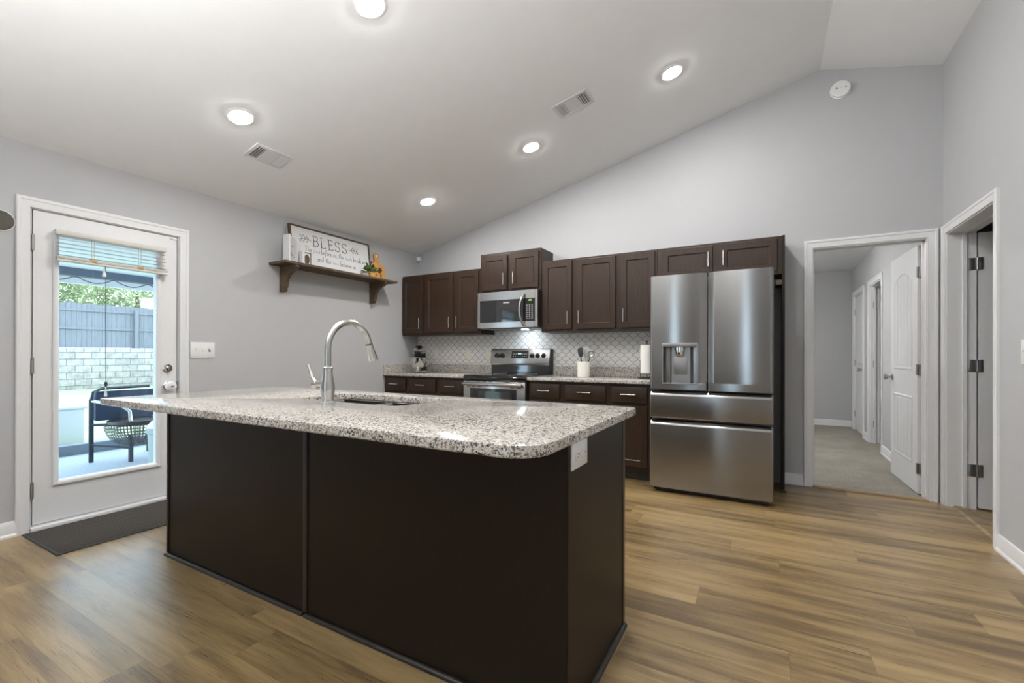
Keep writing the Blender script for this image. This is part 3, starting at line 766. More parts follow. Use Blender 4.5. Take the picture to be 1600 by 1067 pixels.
def vent(xc, yc, lx, ly, label, turn=False):
    c = Vector((xc, yc, rake(xc)))
    ex = Vector((1, 0, SL)).normalized(); ey = Vector((0, 1, 0))
    Rm = Matrix((ex, ey, -CN)).transposed().to_4x4()     # local z away from the room
    T = Matrix.Translation(c) @ Rm
    if turn: T = T @ Matrix.Rotation(-PI / 2, 4, 'Z')
    o = thing('ceiling_vent', label, 'air vent', c, 'ceiling vents')
    m = MB(); b = 0.025
    m.box(-lx / 2, lx / 2, -ly / 2, -ly / 2 + b, -0.008, 0, 0.002); m.box(-lx / 2, lx / 2, ly / 2 - b, ly / 2, -0.008, 0, 0.002)
    m.box(-lx / 2, -lx / 2 + b, -ly / 2 + b, ly / 2 - b, -0.008, 0, 0.002); m.box(lx / 2 - b, lx / 2, -ly / 2 + b, ly / 2 - b, -0.008, 0, 0.002)
    m.box(-lx / 2 + b, lx / 2 - b, -0.058, -0.048, -0.007, 0); m.box(-lx / 2 + b, lx / 2 - b, 0.048, 0.058, -0.007, 0)
    m.xform(T); m.build('frame', 'ventw', o)
    m = MB(); m.box(-lx / 2 + b, lx / 2 - b, -ly / 2 + b, ly / 2 - b, -0.0012, 0); m.xform(T); m.build('duct_backing', 'greyp', o)
    for k in range(4):      # end louvres along the short side
        for sgn in (-1, 1):
            yy = sgn * (0.068 + k * 0.018)
            m = MB(); m.box(-lx / 2 + b, lx / 2 - b, -0.009, 0.009, -0.001, 0.001)
            m.xform(T @ Matrix.Translation((0, yy, -0.006)) @ Matrix.Rotation(-sgn * 0.75, 4, 'X')); m.build('louvre', 'ventw', o)
    for k in range(9):
        xx = -lx / 2 + b + 0.006 + k * (lx - 2 * b - 0.012) / 8
        m = MB(); m.box(-0.009, 0.009, -0.048, 0.048, -0.001, 0.001)
        m.xform(T @ Matrix.Translation((xx, 0, -0.005)) @ Matrix.Rotation(-0.35, 4, 'Y')); m.build('louvre', 'ventw', o)
# vents run along y; long side = y
vent(0.763, -2.600, 0.19, 0.30, 'white ceiling vent near the light by the patio door')
vent(2.755, -1.295, 0.20, 0.31, 'white ceiling vent between the lights above the range and fridge', True)

# ------------------------------------------------------------------ kitchen cabinets
def pull(parent, p0, p1, out):
    """bar pull from p0 to p1, standing off by vector out"""
    p0, p1, out = Vector(p0), Vector(p1), Vector(out); d = (p1 - p0).normalized()
    m = MB(); m.cyl(p0 + out, p1 + out, 0.0055, n=12)
    for q in (p0 + d * 0.018, p1 - d * 0.018): m.cyl(q, q + out, 0.0045, n=10)
    return m.build('handle', 'nickel', parent)
UB, UT = 1.385, 2.150
def upper(x0, x1, doors, label, ub=UB, ut=UT, yb=-0.305, group='dark wall cabinets', pz=(1.467, 1.600), mat='esp'):
    o = thing('wall_cabinet', label, 'wall cabinet', ((x0 + x1) / 2, 0, ub), group)
    m = MB()
    m.box(x0, x0 + 0.018, yb + 0.018, 0, ub, ut); m.box(x1 - 0.018, x1, yb + 0.018, 0, ub, ut)
    m.box(x0 + 0.018, x1 - 0.018, yb + 0.018, 0, ut - 0.018, ut); m.box(x0 + 0.018, x1 - 0.018, yb + 0.018, 0, ub + 0.001, ub + 0.018); m.box(x0 + 0.018, x1 - 0.018, -0.012, 0, ub + 0.018, ut - 0.018)
    m.build('carcass', mat, o)
    m = MB(); fw = 0.042
    m.box(x0, x0 + fw, yb, yb + 0.018, ub, ut, 0.001, 1); m.box(x1 - fw, x1, yb, yb + 0.018, ub, ut, 0.001, 1)
    m.box(x0 + fw, x1 - fw, yb, yb + 0.018, ut - fw, ut); m.box(x0 + fw, x1 - fw, yb, yb + 0.018, ub, ub + fw)
    if len(doors) > 1: m.box((x0 + x1) / 2 - 0.04, (x0 + x1) / 2 + 0.04, yb, yb + 0.018, ub + fw, ut - fw)
    m.build('face_frame', mat, o)
    for a, b, z0, z1, hx in doors:
        dd = MB(); dd.shaker(a, b, z0, z1, yb - 0.021); do = dd.build('door', mat, o, 20)
        pull(do, (hx, yb - 0.021, pz[0]), (hx, yb - 0.021, pz[1]), (0, -0.030, 0))
    return o
upper(0.004, 0.381, [(0.016, 0.345, 1.412, 2.124, 0.318)], 'dark wall cabinet in the corner beside the grey wall')
upper(0.381, 0.838, [(0.374 + 0.020, 0.818, 1.412, 2.124, 0.782)], 'dark wall cabinet with the widest door, between corner cabinet and microwave')
upper(0.838, 1.219, [(0.866, 1.192, 1.412, 2.124, 0.895)], 'dark wall cabinet next to the microwave, on the corner side')
upper(1.219, 1.998, [(1.250, 1.582, 1.880, 2.270, 1.550), (1.635, 1.975, 1.880, 2.270, 1.672)], 'raised dark two door cabinet above the microwave', ub=1.850, ut=2.303, yb=-0.315, pz=(1.93, 2.063))
upper(2.000, 2.381, [(2.026, 2.356, 1.412, 2.128, 2.318)], 'dark wall cabinet next to the microwave, on the fridge side')
upper(2.381, 2.838, [(2.412, 2.818, 1.412, 2.128, 2.440)], 'dark wall cabinet above the utensil crock')
upper(2.838, 3.219, [(2.870, 3.196, 1.412, 2.128, 2.902)], 'dark wall cabinet beside the top of the fridge')
o = upper(3.221, 4.235, [(3.262, 3.700, 1.862, 2.128, 3.668), (3.760, 4.200, 1.862, 2.128, 3.790)], 'low dark two door cabinet above the fridge', ub=1.830, pz=(1.936, 2.067))
m = MB(); m.box(4.236, 4.256, -0.325, 0, 0.0, UT); o = tag(m.build('end_panel', 'espp'), 'tall dark end panel beside the fridge', 'cabinet panel')
t = MB(); t.box(4.228, 4.264, -0.333, -0.325, 0, 0.018); t.build('shoe_strip', 'espt', o)
m = MB(); m.box(4.190, 4.2355, -0.300, -0.06, 1.742, 1.780); tag(m.build('wood_cleat', 'rustic'), 'small brown wood cleat between fridge and end panel', 'cleat')

def base(x0, x1, label, d):
    o = thing('base_cabinet', label, 'base cabinet', ((x0 + x1) / 2, -0.3, 0), 'dark base cabinets')
    yb = -0.610
    m = MB(); m.box(x0, x1, yb + 0.019, -0.002, 0.105, 0.884); m.build('carcass', 'esp', o)
    m = MB(); fw = 0.028
    m.box(x0, x0 + fw, yb, yb + 0.019, 0.105, 0.884); m.box(x1 - fw, x1, yb, yb + 0.019, 0.105, 0.884); m.box(x0 + fw, x1 - fw, yb, yb + 0.019, 0.855, 0.884); m.box(x0 + fw, x1 - fw, yb, yb + 0.019, 0.684, 0.704); m.box(x0 + fw, x1 - fw, yb, yb + 0.019, 0.105, 0.13); m.build('face_frame', 'esp', o)
    m = MB(); m.box(x0, x1, -0.535, -0.52, 0, 0.105); m.build('toe_kick', 'espt', o)
    a, b, hx = d
    m = MB(); m.box(a, b, yb - 0.020, yb, 0.708, 0.854, 0.006, 2); dr = m.build('drawer', 'esp', o)
    c = (a + b) / 2; pull(dr, (c - 0.067, yb - 0.02, 0.787), (c + 0.067, yb - 0.02, 0.787), (0, -0.030, 0))
    m = MB(); m.shaker(a, b, 0.135, 0.682, yb - 0.020); do = m.build('door', 'esp', o, 20)
    pull(do, (hx, yb - 0.02, 0.50), (hx, yb - 0.02, 0.634), (0, -0.030, 0))
base(0.004, 0.381, 'dark base cabinet in the corner beside the grey wall', (0.014, 0.345, 0.315))
base(0.381, 0.838, 'dark base cabinet with the widest drawer, between corner and range', (0.400, 0.806, 0.774))
base(0.838, 1.219, 'dark base cabinet beside the range, on the corner side', (0.862, 1.194, 0.895))
base(2.000, 2.381, 'dark base cabinet beside the range, on the fridge side', (2.026, 2.350, 2.318))
base(2.381, 2.838, 'dark base cabinet below the utensil crock', (2.410, 2.816, 2.440))
base(2.838, 3.219, 'dark base cabinet beside the fridge', (2.872, 3.196, 2.902))

# counters
def counter(x0, x1, label):
    o = thing('countertop', label, 'countertop', ((x0 + x1) / 2, -0.3, 0.884), 'granite wall counters')
    m = MB(); m.box(x0, x1, -0.648, -0.001, 0.884, 0.914, 0.004, 2); m.build('slab', 'granite', o)
    m = MB()
    m.box(x0, x1, -0.021, -0.001, 0.914, 1.016, 0.002, 1)
    if x0 < 0.1: m.box(x0, x0 + 0.020, -0.648, -0.021, 0.914, 1.016, 0.002, 1)
    m.build('upstand', 'granite', o)
counter(0.002, 1.221, 'speckled granite counter running from the corner to the range')
counter(1.999, 3.222, 'speckled granite counter running from the range to the fridge')
m = MB(); m.box(0.003, 1.2195, -0.009, -0.001, 1.017, 1.384); m.box(1.2195, 1.9995, -0.009, -0.001, 0.90, 1.45); m.box(1.9995, 3.219, -0.009, -0.001, 1.017, 1.384)
tag(m.build('tile_backsplash', 'tile'), 'white lantern shaped tile backsplash with grey grout', 'backsplash')

# ------------------------------------------------------------------ range
rg = thing('range_oven', 'freestanding stainless range with black glass cooktop', 'range', (1.61, -0.35, 0))
X0, X1 = 1.2255, 1.9945
m = MB(); m.box(X0, X1, -0.635, -0.030, 0.03, 0.895); m.build('body', 'blackm', rg)
for x in (X0 + 0.05, X1 - 0.05):
    for y in (-0.58, -0.09):
        m = MB(); m.cyl((x, y, 0), (x, y, 0.032), 0.018); m.build('foot', 'blackm', rg)
m = MB(); m.prism([(-0.660, 0.868), (-0.664, 0.905), (-0.655, 0.924), (-0.030, 0.928), (-0.030, 0.890), (-0.63, 0.868)], 'x', X0 - 0.002, X1 + 0.002, 0.003); ck = m.build('cooktop', 'black', rg)
for x, y, r in ((1.43, -0.50, 0.105), (1.80, -0.50, 0.085), (1.43, -0.22, 0.08), (1.80, -0.22, 0.10)):
    m = MB(); m.lathe([(r - 0.003, 0), (r - 0.003, 0.0012), (r, 0.0012), (r, 0)], (x, y, 0.9268), (0, 0, 1), 40, cap=False); m.build('burner_ring', 'greyp', ck)
m = MB(); m.prism([(-0.10, 0.926), (-0.02, 0.926), (-0.02, 1.03), (-0.10, 1.03)], 'x', X0 + 0.012, X1 + 0.004); m.build('backguard', 'black', rg)
m = MB(); m.prism([(-0.112, 1.022), (-0.118, 1.050), (-0.086, 1.205), (-0.076, 1.213), (-0.02, 1.213), (-0.02, 1.022)], 'x', X0 + 0.004, X1 + 0.008, 0.002); cp = m.build('control_panel', 'steel', rg)
m = MB(); m.prism([(-0.108, 1.030), (-0.108, 1.050), (-0.078, 1.205), (-0.02, 1.207), (-0.02, 0.926), (-0.095, 0.926)], 'x', X1 + 0.006, X1 + 0.018, 0.002); m.build('side_cap', 'blackm', rg)
nrm = Vector((0, -0.155, -0.032)).normalized()
def onpanel(z): return -0.118 + (z - 1.050) * (0.032 / 0.155)
for x in (1.312, 1.383, 1.785, 1.857, 1.929):
    z = 1.135; c = Vector((x, onpanel(z), z))
    m = MB(); m.lathe([(0.027, 0), (0.027, 0.004), (0.022, 0.008), (0.021, 0.026), (0.017, 0.030)], c, nrm, 24); kb = m.build('knob', 'blackm', rg)
    q = MB(); q.box(x - 0.004, x + 0.004, c.y - 0.036, c.y - 0.02, z - 0.022, z + 0.020, 0.002); q.build('knob_grip', 'black', kb)
m = MB(); m.prism([(onpanel(1.100) - 0.004, 1.100), (onpanel(1.188) - 0.004, 1.188), (onpanel(1.188) + 0.002, 1.188), (onpanel(1.100) + 0.002, 1.100)], 'x', 1.515, 1.732); dp = m.build('display', 'black', rg)
m = MB()
for r_, z in ((0, 1.152), (1, 1.122)):
    for x in (1.537, 1.556, 1.575) if r_ == 0 else (1.540, 1.568):
        m.box(x - 0.006, x + 0.006, onpanel(z) - 0.0055, onpanel(z) - 0.0035, z - 0.003, z + 0.003)
    for x in (1.665, 1.690, 1.713): m.box(x - 0.007, x + 0.007, onpanel(z) - 0.0055, onpanel(z) - 0.0035, z - 0.003, z + 0.003)
m.build('button_print', 'glyph', dp)
m = MB(); z = 1.155; m.box(1.597, 1.645, onpanel(z) - 0.0055, onpanel(z) - 0.0035, z - 0.006, z + 0.008); m.build('clock_digits', 'cyan', dp)
m = MB(); m.box(X0 + 0.004, X1 - 0.004, -0.668, -0.636, 0.245, 0.862, 0.004); od = m.build('oven_door', 'steel', rg)
m = MB(); m.box(1.318, 1.892, -0.6705, -0.667, 0.36, 0.785, 0.001); m.build('door_window_frame', 'black', od)
m = MB(); m.box(1.375, 1.840, -0.6725, -0.670, 0.42, 0.755); m.build('oven_window', MT['black'], od)
m = MB(); m.cyl((X0 + 0.02, -0.708, 0.832), (X1 - 0.02, -0.708, 0.832), 0.015, n=18)
for x in (X0 + 0.05, X1 - 0.05): m.box(x - 0.014, x + 0.014, -0.705, -0.666, 0.822, 0.842, 0.003)
m.build('handle', 'steel', od)
m = MB()
for z, xs in ((0.857, (1.29, 1.42, 1.50, 1.58, 1.78, 1.86, 1.93)), (0.802, (1.29, 1.36, 1.44, 1.84, 1.92))):
    for x in xs: m.box(x - 0.022, x + 0.022, -0.6695, -0.667, z - 0.0025, z + 0.0025)
m.build('dark_dash', 'blackm', od)  # small dark dashes above and below the handle
m = MB(); m.box(X0 + 0.004, X1 - 0.004, -0.665, -0.636, 0.065, 0.235, 0.004); m.build('warming_drawer', 'steel', rg)

# ------------------------------------------------------------------ microwave
mw = thing('microwave', 'stainless over the range microwave with curved handle', 'microwave', (1.61, -0.2, 1.443))
X0, X1, Z0, Z1, YF = 1.232, 1.997, 1.443, 1.846, -0.400
m = MB(); m.box(X0, X1, YF + 0.035, -0.010, Z0, Z1 - 0.002); m.build('body', 'blackm', mw)
def plate(x0, x1, z0, z1, hx0, hx1, hz0, hz1, yf, th, bev=0.003):
    m = MB(); m.box(x0, hx0, yf, yf + th, z0, z1, bev, 1); m.box(hx1, x1, yf, yf + th, z0, z1, bev, 1); m.box(hx0, hx1, yf, yf + th, z0, hz0); m.box(hx0, hx1, yf, yf + th, hz1, z1); return m
m = plate(X0, X1, Z0, Z1, 1.268, 1.966, 1.506, 1.753, YF, 0.034); m.build('fascia', 'steel', mw)
m = MB(); m.box(1.268, 1.806, YF - 0.0005, YF + 0.02, 1.506, 1.753); dr = m.build('door_glass', 'black', mw)
m = MB(); m.box(1.308, 1.742, YF - 0.0015, YF, 1.530, 1.690); m.build('mesh_window', 'black', dr)
m = MB(); m.box(1.575, 1.655, YF - 0.0016, YF, 1.714, 1.724, 0.001, 1); m.build('maker_mark', 'glyph', dr)
m = MB(); m.box(1.806, 1.966, YF - 0.0005, YF + 0.02, 1.506, 1.753); pn = m.build('control_panel', 'black', mw)
m = MB(); m.box(1.886, 1.938, YF - 0.0015, YF, 1.722, 1.742); m.build('clock', 'blackm', pn)
m = MB()
for x in (1.897, 1.909, 1.921): m.box(x - 0.004, x + 0.004, YF - 0.0022, YF - 0.001, 1.726, 1.738)
m.build('clock_digits', 'green', pn)
m = MB()
for r_ in range(8):
    for c_ in range(3):
        x = 1.872 + c_ * 0.031; z = 1.680 - r_ * 0.0205
        m.box(x - 0.0065, x + 0.0065, YF - 0.0015, YF, z - 0.0035, z + 0.0035)
m.build('keypad_print', 'glyph', pn)
pts = [(1.835 - 0.028 * math.sin(PI * t) ** 1.0, YF - 0.012 - 0.045 * math.sin(PI * t) ** 0.7, 1.462 + t * 0.335) for t in [k / 14 for k in range(15)]]
m = MB(); m.tube(pts, 0.0125, 12); m.cyl((1.835, YF, 1.462), (1.835, YF - 0.014, 1.462), 0.013); m.cyl((1.835, YF, 1.797), (1.835, YF - 0.014, 1.797), 0.013); m.build('handle', 'steel', mw)
m = MB(); m.box(X0 + 0.03, X1 - 0.03, YF + 0.045, -0.03, Z0 - 0.012, Z0); m.build('vent_grille', 'greyp', mw)
m = MB(); m.box(1.70, 1.76, -0.20, -0.15, Z0 - 0.015, Z0 - 0.010); m.build('cooktop_lamp', 'hoodlamp', mw)

# ------------------------------------------------------------------ refrigerator
fr = thing('refrigerator', 'stainless french door refrigerator with water dispenser', 'refrigerator', (3.715, -0.45, 0))
FX0, FX1, FY = 3.262, 4.168, -0.830
m = MB(); m.box(FX0 + 0.006, FX1 - 0.006, -0.745, -0.05, 0.035, 1.785, 0.004); m.build('body', 'greyp', fr)
m = MB(); m.box(FX0 + 0.03, FX1 - 0.03, -0.78, -0.70, 0.012, 0.06); m.build('kick_grille', 'blackm', fr)
for x in (FX0 + 0.06, FX1 - 0.06):
    m = MB(); m.cyl((x, -0.74, 0), (x, -0.74, 0.04), 0.02); m.cyl((x, -0.10, 0), (x, -0.10, 0.04), 0.02); m.build('levelling_foot', 'blackm', fr)
def edge_round(x0, x1, yf, yb, r0, r1, grip=None):
    """xy outline of a door: rounded free edges; grip = 'l' / 'r' slanted finger pull along that edge"""
    p = []
    if grip == 'l':
        p += [(x0, yb), (x0, yf + 0.030), (x0 + 0.008, yf + 0.026), (x0 + 0.040, yf + 0.004), (x0 + 0.050, yf)]
    else:
        p += [(x0, yb)] + [(x0 + r0 - r0 * math.cos(a), yf + r0 - r0 * math.sin(a)) for a in [PI / 2 * k / 6 for k in range(7)]]
    if grip == 'r':
        p += [(x1 - 0.052, yf), (x1 - 0.042, yf + 0.004), (x1 - 0.008, yf + 0.026), (x1, yf + 0.030), (x1, yb)]
    else:
        p += [(x1 - r1 + r1 * math.sin(a), yf + r1 - r1 * math.cos(a)) for a in [PI / 2 * k / 6 for k in range(7)]] + [(x1, yb)]
    return p
ZD0, ZD1, ZG = 0.862, 1.806, 0.922
XM0, XM1 = 3.708, 3.717
# left door with dispenser opening
DX0, DX1, DZ0, DZ1 = 3.368, 3.636, 0.908, 1.240
def opened(poly_lo, poly_hi, z):
    pass
m = MB()
pl = edge_round(FX0, XM0, FY, FY + 0.075, 0.022, 0.01, 'r')
full = edge_round(FX0, XM0, FY, FY + 0.075, 0.022, 0.008)
m.prism(pl, 'z', DZ1, ZD1)                                            # above the dispenser
m.prism([p for p in full], 'z', ZD0, DZ0)                              # below it
lf = [p for p in full if p[0] <= FX0 + 0.0221] + [(DX0, FY), (DX0, FY + 0.075)]
m.prism(lf, 'z', DZ0, DZ1)
rt = [(DX1, FY + 0.075), (DX1, FY)] + [p for p in pl if p[0] > DX1]
m.prism(rt, 'z', ZG, DZ1)
m.prism([(DX1, FY + 0.075), (DX1, FY)] + [p for p in full if p[0] > DX1], 'z', DZ0, ZG)
m.box(DX0, DX1, FY + 0.070, FY + 0.075, DZ0, DZ1)
dl = m.build('door', 'steelf', fr, 30)
dl['label'] = 'fridge door with the water dispenser'
m = MB()
m.prism(edge_round(XM1, FX1, FY, FY + 0.075, 0.01, 0.022, 'l'), 'z', ZG, ZD1); m.prism(edge_round(XM1, FX1, FY, FY + 0.075, 0.008, 0.022), 'z', ZD0, ZG)
m.build('door', 'steelf', fr, 30)
# dispenser
m = MB(); w = 0.010
m.box(DX0 - 0.004, DX1 + 0.004, FY - 0.004, FY + 0.01, DZ1 - 0.026, DZ1 + 0.004, 0.002); m.box(DX0 - 0.004, DX1 + 0.004, FY - 0.004, FY + 0.01, DZ0 - 0.004, DZ0 + 0.008, 0.002)
m.box(DX0 - 0.004, DX0 + 0.005, FY - 0.004, FY + 0.01, DZ0 + 0.008, DZ1 - 0.026, 0.001, 1); m.box(DX1 - 0.005, DX1 + 0.004, FY - 0.004, FY + 0.01, DZ0 + 0.008, DZ1 - 0.026, 0.001, 1)
ds = m.build('dispenser_surround', 'dispg', dl)
m = MB(); m.box(DX0 + 0.002, DX0 + 0.006, FY + 0.004, FY + 0.07, DZ0, DZ1); m.box(DX1 - 0.006, DX1 - 0.002, FY + 0.004, FY + 0.07, DZ0, DZ1); m.box(DX0, DX1, FY + 0.004, FY + 0.07, DZ1 - 0.03, DZ1 - 0.026); m.build('dispenser_liner', 'dispd', dl)
m = MB(); m.prism([(DX0 + 0.052, FY + 0.04), (DX0 + 0.070, FY + 0.025), (DX1 - 0.055, FY + 0.025), (DX1 - 0.04, FY + 0.04), (DX1 - 0.04, FY + 0.069), (DX0 + 0.052, FY + 0.069)], 'z', DZ0 + 0.004, DZ1 - 0.027); m.build('dispenser_back', 'dispg', dl)
m = MB(); m.box(3.455, 3.556, FY + 0.021, FY + 0.027, 0.985, 1.13, 0.001); m.build('paddle', 'dispg', dl)
m = MB(); m.lathe([(0.040, 0), (0.040, -0.03), (0.034, -0.034), (0.034, -0.060), (0.028, -0.072)], (3.502, FY + 0.020, 1.212), (0, 0, 1), 24); m.build('spout', 'chrome', dl)
# drawers
def fdrawer(z0, z1):
    m = MB()
    m.prism([(FY, z0), (FY, z1 - 0.032), (FY + 0.006, z1 - 0.024), (FY + 0.030, z1), (FY + 0.075, z1), (FY + 0.075, z0)], 'x', FX0, FX1, 0.012, 4)
    return m.build('drawer', 'steelf', fr, 40)
fdrawer(0.622, 0.850); fdrawer(0.040, 0.606)
m = MB(); m.box(FX0 + 0.03, FX0 + 0.11, -0.80, -0.70, 1.785, 1.800, 0.004); m.box(FX1 - 0.11, FX1 - 0.03, -0.80, -0.70, 1.785, 1.800, 0.004); m.build('hinge_cover', 'greyp', fr)

# ------------------------------------------------------------------ island
isl = thing('kitchen_island', 'dark espresso kitchen island with plain panel sides', 'island', (2.36, -3.1, 0))
IX0, IX1, IY0, IY1, IZ = 1.132, 3.595, -3.436, -2.815, 0.874
XS = 2.357
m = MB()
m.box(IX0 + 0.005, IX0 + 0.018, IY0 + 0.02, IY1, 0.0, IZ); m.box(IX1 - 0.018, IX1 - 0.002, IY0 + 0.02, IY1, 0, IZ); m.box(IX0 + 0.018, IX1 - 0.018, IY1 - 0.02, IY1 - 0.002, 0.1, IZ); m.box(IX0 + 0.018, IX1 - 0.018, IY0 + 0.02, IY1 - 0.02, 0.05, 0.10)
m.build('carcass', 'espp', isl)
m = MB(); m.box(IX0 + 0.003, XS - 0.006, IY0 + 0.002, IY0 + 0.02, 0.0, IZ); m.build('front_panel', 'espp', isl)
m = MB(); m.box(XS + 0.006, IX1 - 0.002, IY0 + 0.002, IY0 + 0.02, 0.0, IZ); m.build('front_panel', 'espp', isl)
m = MB(); m.box(XS - 0.014, XS + 0.012, IY0 - 0.004, IY0 + 0.006, 0.016, IZ, 0.003); m.build('seam_strip', 'espt', isl)
m = MB(); m.box(IX0 - 0.003, IX0 + 0.022, IY0 - 0.004, IY0 + 0.02, 0.0, IZ, 0.003); m.build('corner_strip', 'espt', isl)
m = MB(); m.box(IX1 - 0.003, IX1 + 0.004, IY1 - 0.026, IY1 + 0.003, 0.0, IZ, 0.002); m.build('corner_strip', 'espt', isl)
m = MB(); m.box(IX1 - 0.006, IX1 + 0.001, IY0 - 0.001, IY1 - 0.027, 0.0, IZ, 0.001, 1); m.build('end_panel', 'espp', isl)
def quarter(r): return [(0, 0), (r, 0)] + [(r * math.cos(a), r * math.sin(a)) for a in [PI / 2 * k / 6 for k in range(1, 7)]]
for a, b in ((IX0 - 0.003, XS - 0.010), (XS + 0.004, IX1 + 0.014)):
    m = MB(); m.prism([(IY0 - 0.001 - p[0], p[1]) for p in quarter(0.015)], 'x', a, b); m.build('shoe_moulding', 'espt', isl)
m = MB(); m.prism([(IX1 + 0.001 + p[0], p[1]) for p in quarter(0.015)], 'y', IY0 + 0.0, IY1 + 0.002); m.build('shoe_moulding', 'espt', isl)
# granite top with a sink cut-out
def rrect(x0, x1, y0, y1, rs, n=8):
    """rs radii for corners (x0,y0),(x1,y0),(x1,y1),(x0,y1), ccw"""
    p = []
    for (cx, cy, r, a0) in ((x0 + rs[0], y0 + rs[0], rs[0], PI), (x1 - rs[1], y0 + rs[1], rs[1], 1.5 * PI), (x1 - rs[2], y1 - rs[2], rs[2], 0), (x0 + rs[3], y1 - rs[3], rs[3], PI / 2)):
        for k in range(n + 1):
            a = a0 + PI / 2 * k / n; p.append((cx + r * math.cos(a), cy + r * math.sin(a)))
    return p
GX0, GX1, GYA, GYB = 0.988, 3.608, -3.692, -2.641
SX0, SX1, SY0, SY1 = 1.895, 2.640, -3.165, -2.795
out = rrect(GX0, GX1, GYA, GYB, (0.012, 0.115, 0.035, 0.012)); inn = rrect(SX0, SX1, SY0, SY1, (0.06, 0.06, 0.06, 0.06))
t = bmesh.new()
ZA, ZB = 0.874, 0.9095
e = 0.005
lv = []
for pts, sgn in ((out, 1), (inn, -1)):
    def sh(d):
        r = []
        n = len(pts)
        for i in range(n):
            a, b = Vector(pts[i - 1]), Vector(pts[(i + 1) % n]); tg = (b - a).normalized(); nr = Vector((tg.y, -tg.x))
            r.append(Vector(pts[i]) + nr * d)
        return r
    loops = []
    for d, z in ((-e * sgn, ZA), (0, ZA + e), (0, ZB - e), (-e * 0.3 * sgn, ZB - e * 0.3), (-e * sgn, ZB)):
        loops.append([t.verts.new((p.x, p.y, z)) for p in sh(d)])
    for a, b in zip(loops, loops[1:]):
        n = len(a)
        for k in range(n): t.faces.new((a[k], a[(k + 1) % n], b[(k + 1) % n], b[k]))
    lv.append(loops)
for idx in (0, -1):
    es = []
    for loops in lv:
        L = loops[idx]
        es += [t.edges.get((L[k], L[(k + 1) % len(L)])) for k in range(len(L))]
    bmesh.ops.triangle_fill(t, use_beauty=True, edges=es)
bmesh.ops.recalc_face_normals(t, faces=t.faces[:])
m = MB(); m._add(t)
tag(m.build('island_countertop', 'granite', None, 28), 'large speckled granite top with rounded corner on the island', 'countertop')

# outlet on the island end
m = MB(); m.box(IX1 + 0.001, IX1 + 0.007, -3.421, -3.285, 0.790, 0.8735, 0.002); o = tag(m.build('wall_outlet', 'white'), 'white outlet plate on the island end under the granite', 'outlet')
for y in (-3.378, -3.325):
    t = MB(); t.lathe([(0.020, 0), (0.020, 0.003), (0.018, 0.004)], (IX1 + 0.007, y, 0.834), (1, 0, 0), 24); rc = t.build('receptacle', 'white', o)
    t = MB(); t.box(IX1 + 0.0105, IX1 + 0.0116, y - 0.009, y - 0.002, 0.838, 0.840); t.box(IX1 + 0.0105, IX1 + 0.0116, y - 0.009, y - 0.002, 0.827, 0.829); t.cyl((IX1 + 0.0105, y + 0.008, 0.834), (IX1 + 0.0116, y + 0.008, 0.834), 0.003, n=10); t.build('socket_slot', 'greyp', rc)

# sink
sk = thing('kitchen_sink', 'double bowl stainless undermount sink in the island', 'sink', (2.27, -2.98, 0.70))
def bowl(x0, x1, y0, y1, zt, depth, name):
    t = bmesh.new()
    rings = []
    for ins, z in ((-0.014, zt), (0.0, zt), (0.003, zt - 0.01), (0.006, zt - depth + 0.04), (0.02, zt - depth + 0.012), (0.05, zt - depth), ):
        rings.append([t.verts.new((p[0], p[1], z)) for p in rrect(x0 + ins, x1 - ins, y0 + ins, y1 - ins, [max(0.07 - ins * 0.4, 0.02)] * 4, 8)])
    for a, b in zip(rings, rings[1:]):
        n = len(a)
        for k in range(n): t.faces.new((a[k], a[(k + 1) % n], b[(k + 1) % n], b[k]))
    t.faces.new(rings[-1])
    bmesh.ops.recalc_face_normals(t, faces=t.faces[:])
    for f in t.faces: f.normal_flip()
    m = MB(); m._add(t); b_ = m.build(name, 'nickel', sk, 45)
    q = MB(); q.lathe([(0.045, 0), (0.045, 0.003), (0.03, 0.002), (0.01, 0.001)], ((x0 + x1) / 2, (y0 + y1) / 2, zt - depth), (0, 0, 1)); q.build('drain', 'chrome', b_)
bowl(SX0 - 0.008, 2.250, SY0 - 0.008, SY1 + 0.008, ZA - 0.001, 0.19, 'bowl')
bowl(2.284, SX1 + 0.008, SY0 - 0.008, SY1 + 0.008, ZA - 0.001, 0.17, 'bowl')

# faucet
fc = thing('kitchen_faucet', 'brushed nickel gooseneck faucet on the island', 'faucet', (2.233, -3.225, ZB))
cx, cy = 2.233, -3.225
m = MB(); m.lathe([(0.036, 0), (0.036, 0.004), (0.031, 0.008), (0.030, 0.02), (0.034, 0.06), (0.0335, 0.085), (0.026, 0.13), (0.0225, 0.155), (0.0245, 0.168), (0.0245, 0.174), (0.019, 0.178)], (cx, cy, ZB), (0, 0, 1), 32); m.build('base', 'nickel', fc)
pts = [(cx, cy, ZB + 0.17), (cx, cy, 1.13)]
R = 0.135; zc = 1.175
for k in range(0, 25):
    a = PI - k * (PI * 0.94) / 24
    pts.append((cx, cy + R + R * math.cos(a), zc + R * 1.03 * math.sin(a)))
d = (Vector(pts[-1]) - Vector(pts[-2])).normalized()
m = MB(); m.tube(pts, 0.0165, 18); m.build('gooseneck', 'nickel', fc)
p = Vector(pts[-1]); d = (d + Vector((0, 0.12, 0))).normalized()
m = MB(); m.lathe([(0.0175, 0), (0.0185, 0.006), (0.0185, 0.02), (0.0195, 0.03), (0.026, 0.085), (0.0265, 0.092), (0.022, 0.094)], p - d * 0.004, d, 24); m.build('spray_head', 'nickel', fc)
m = MB(); m.lathe([(0.0178, 0), (0.0192, 0.001), (0.0192, 0.005), (0.0178, 0.006)], p - d * 0.006, d, 24); m.build('collar', 'blackm', fc)
hz = 1.002
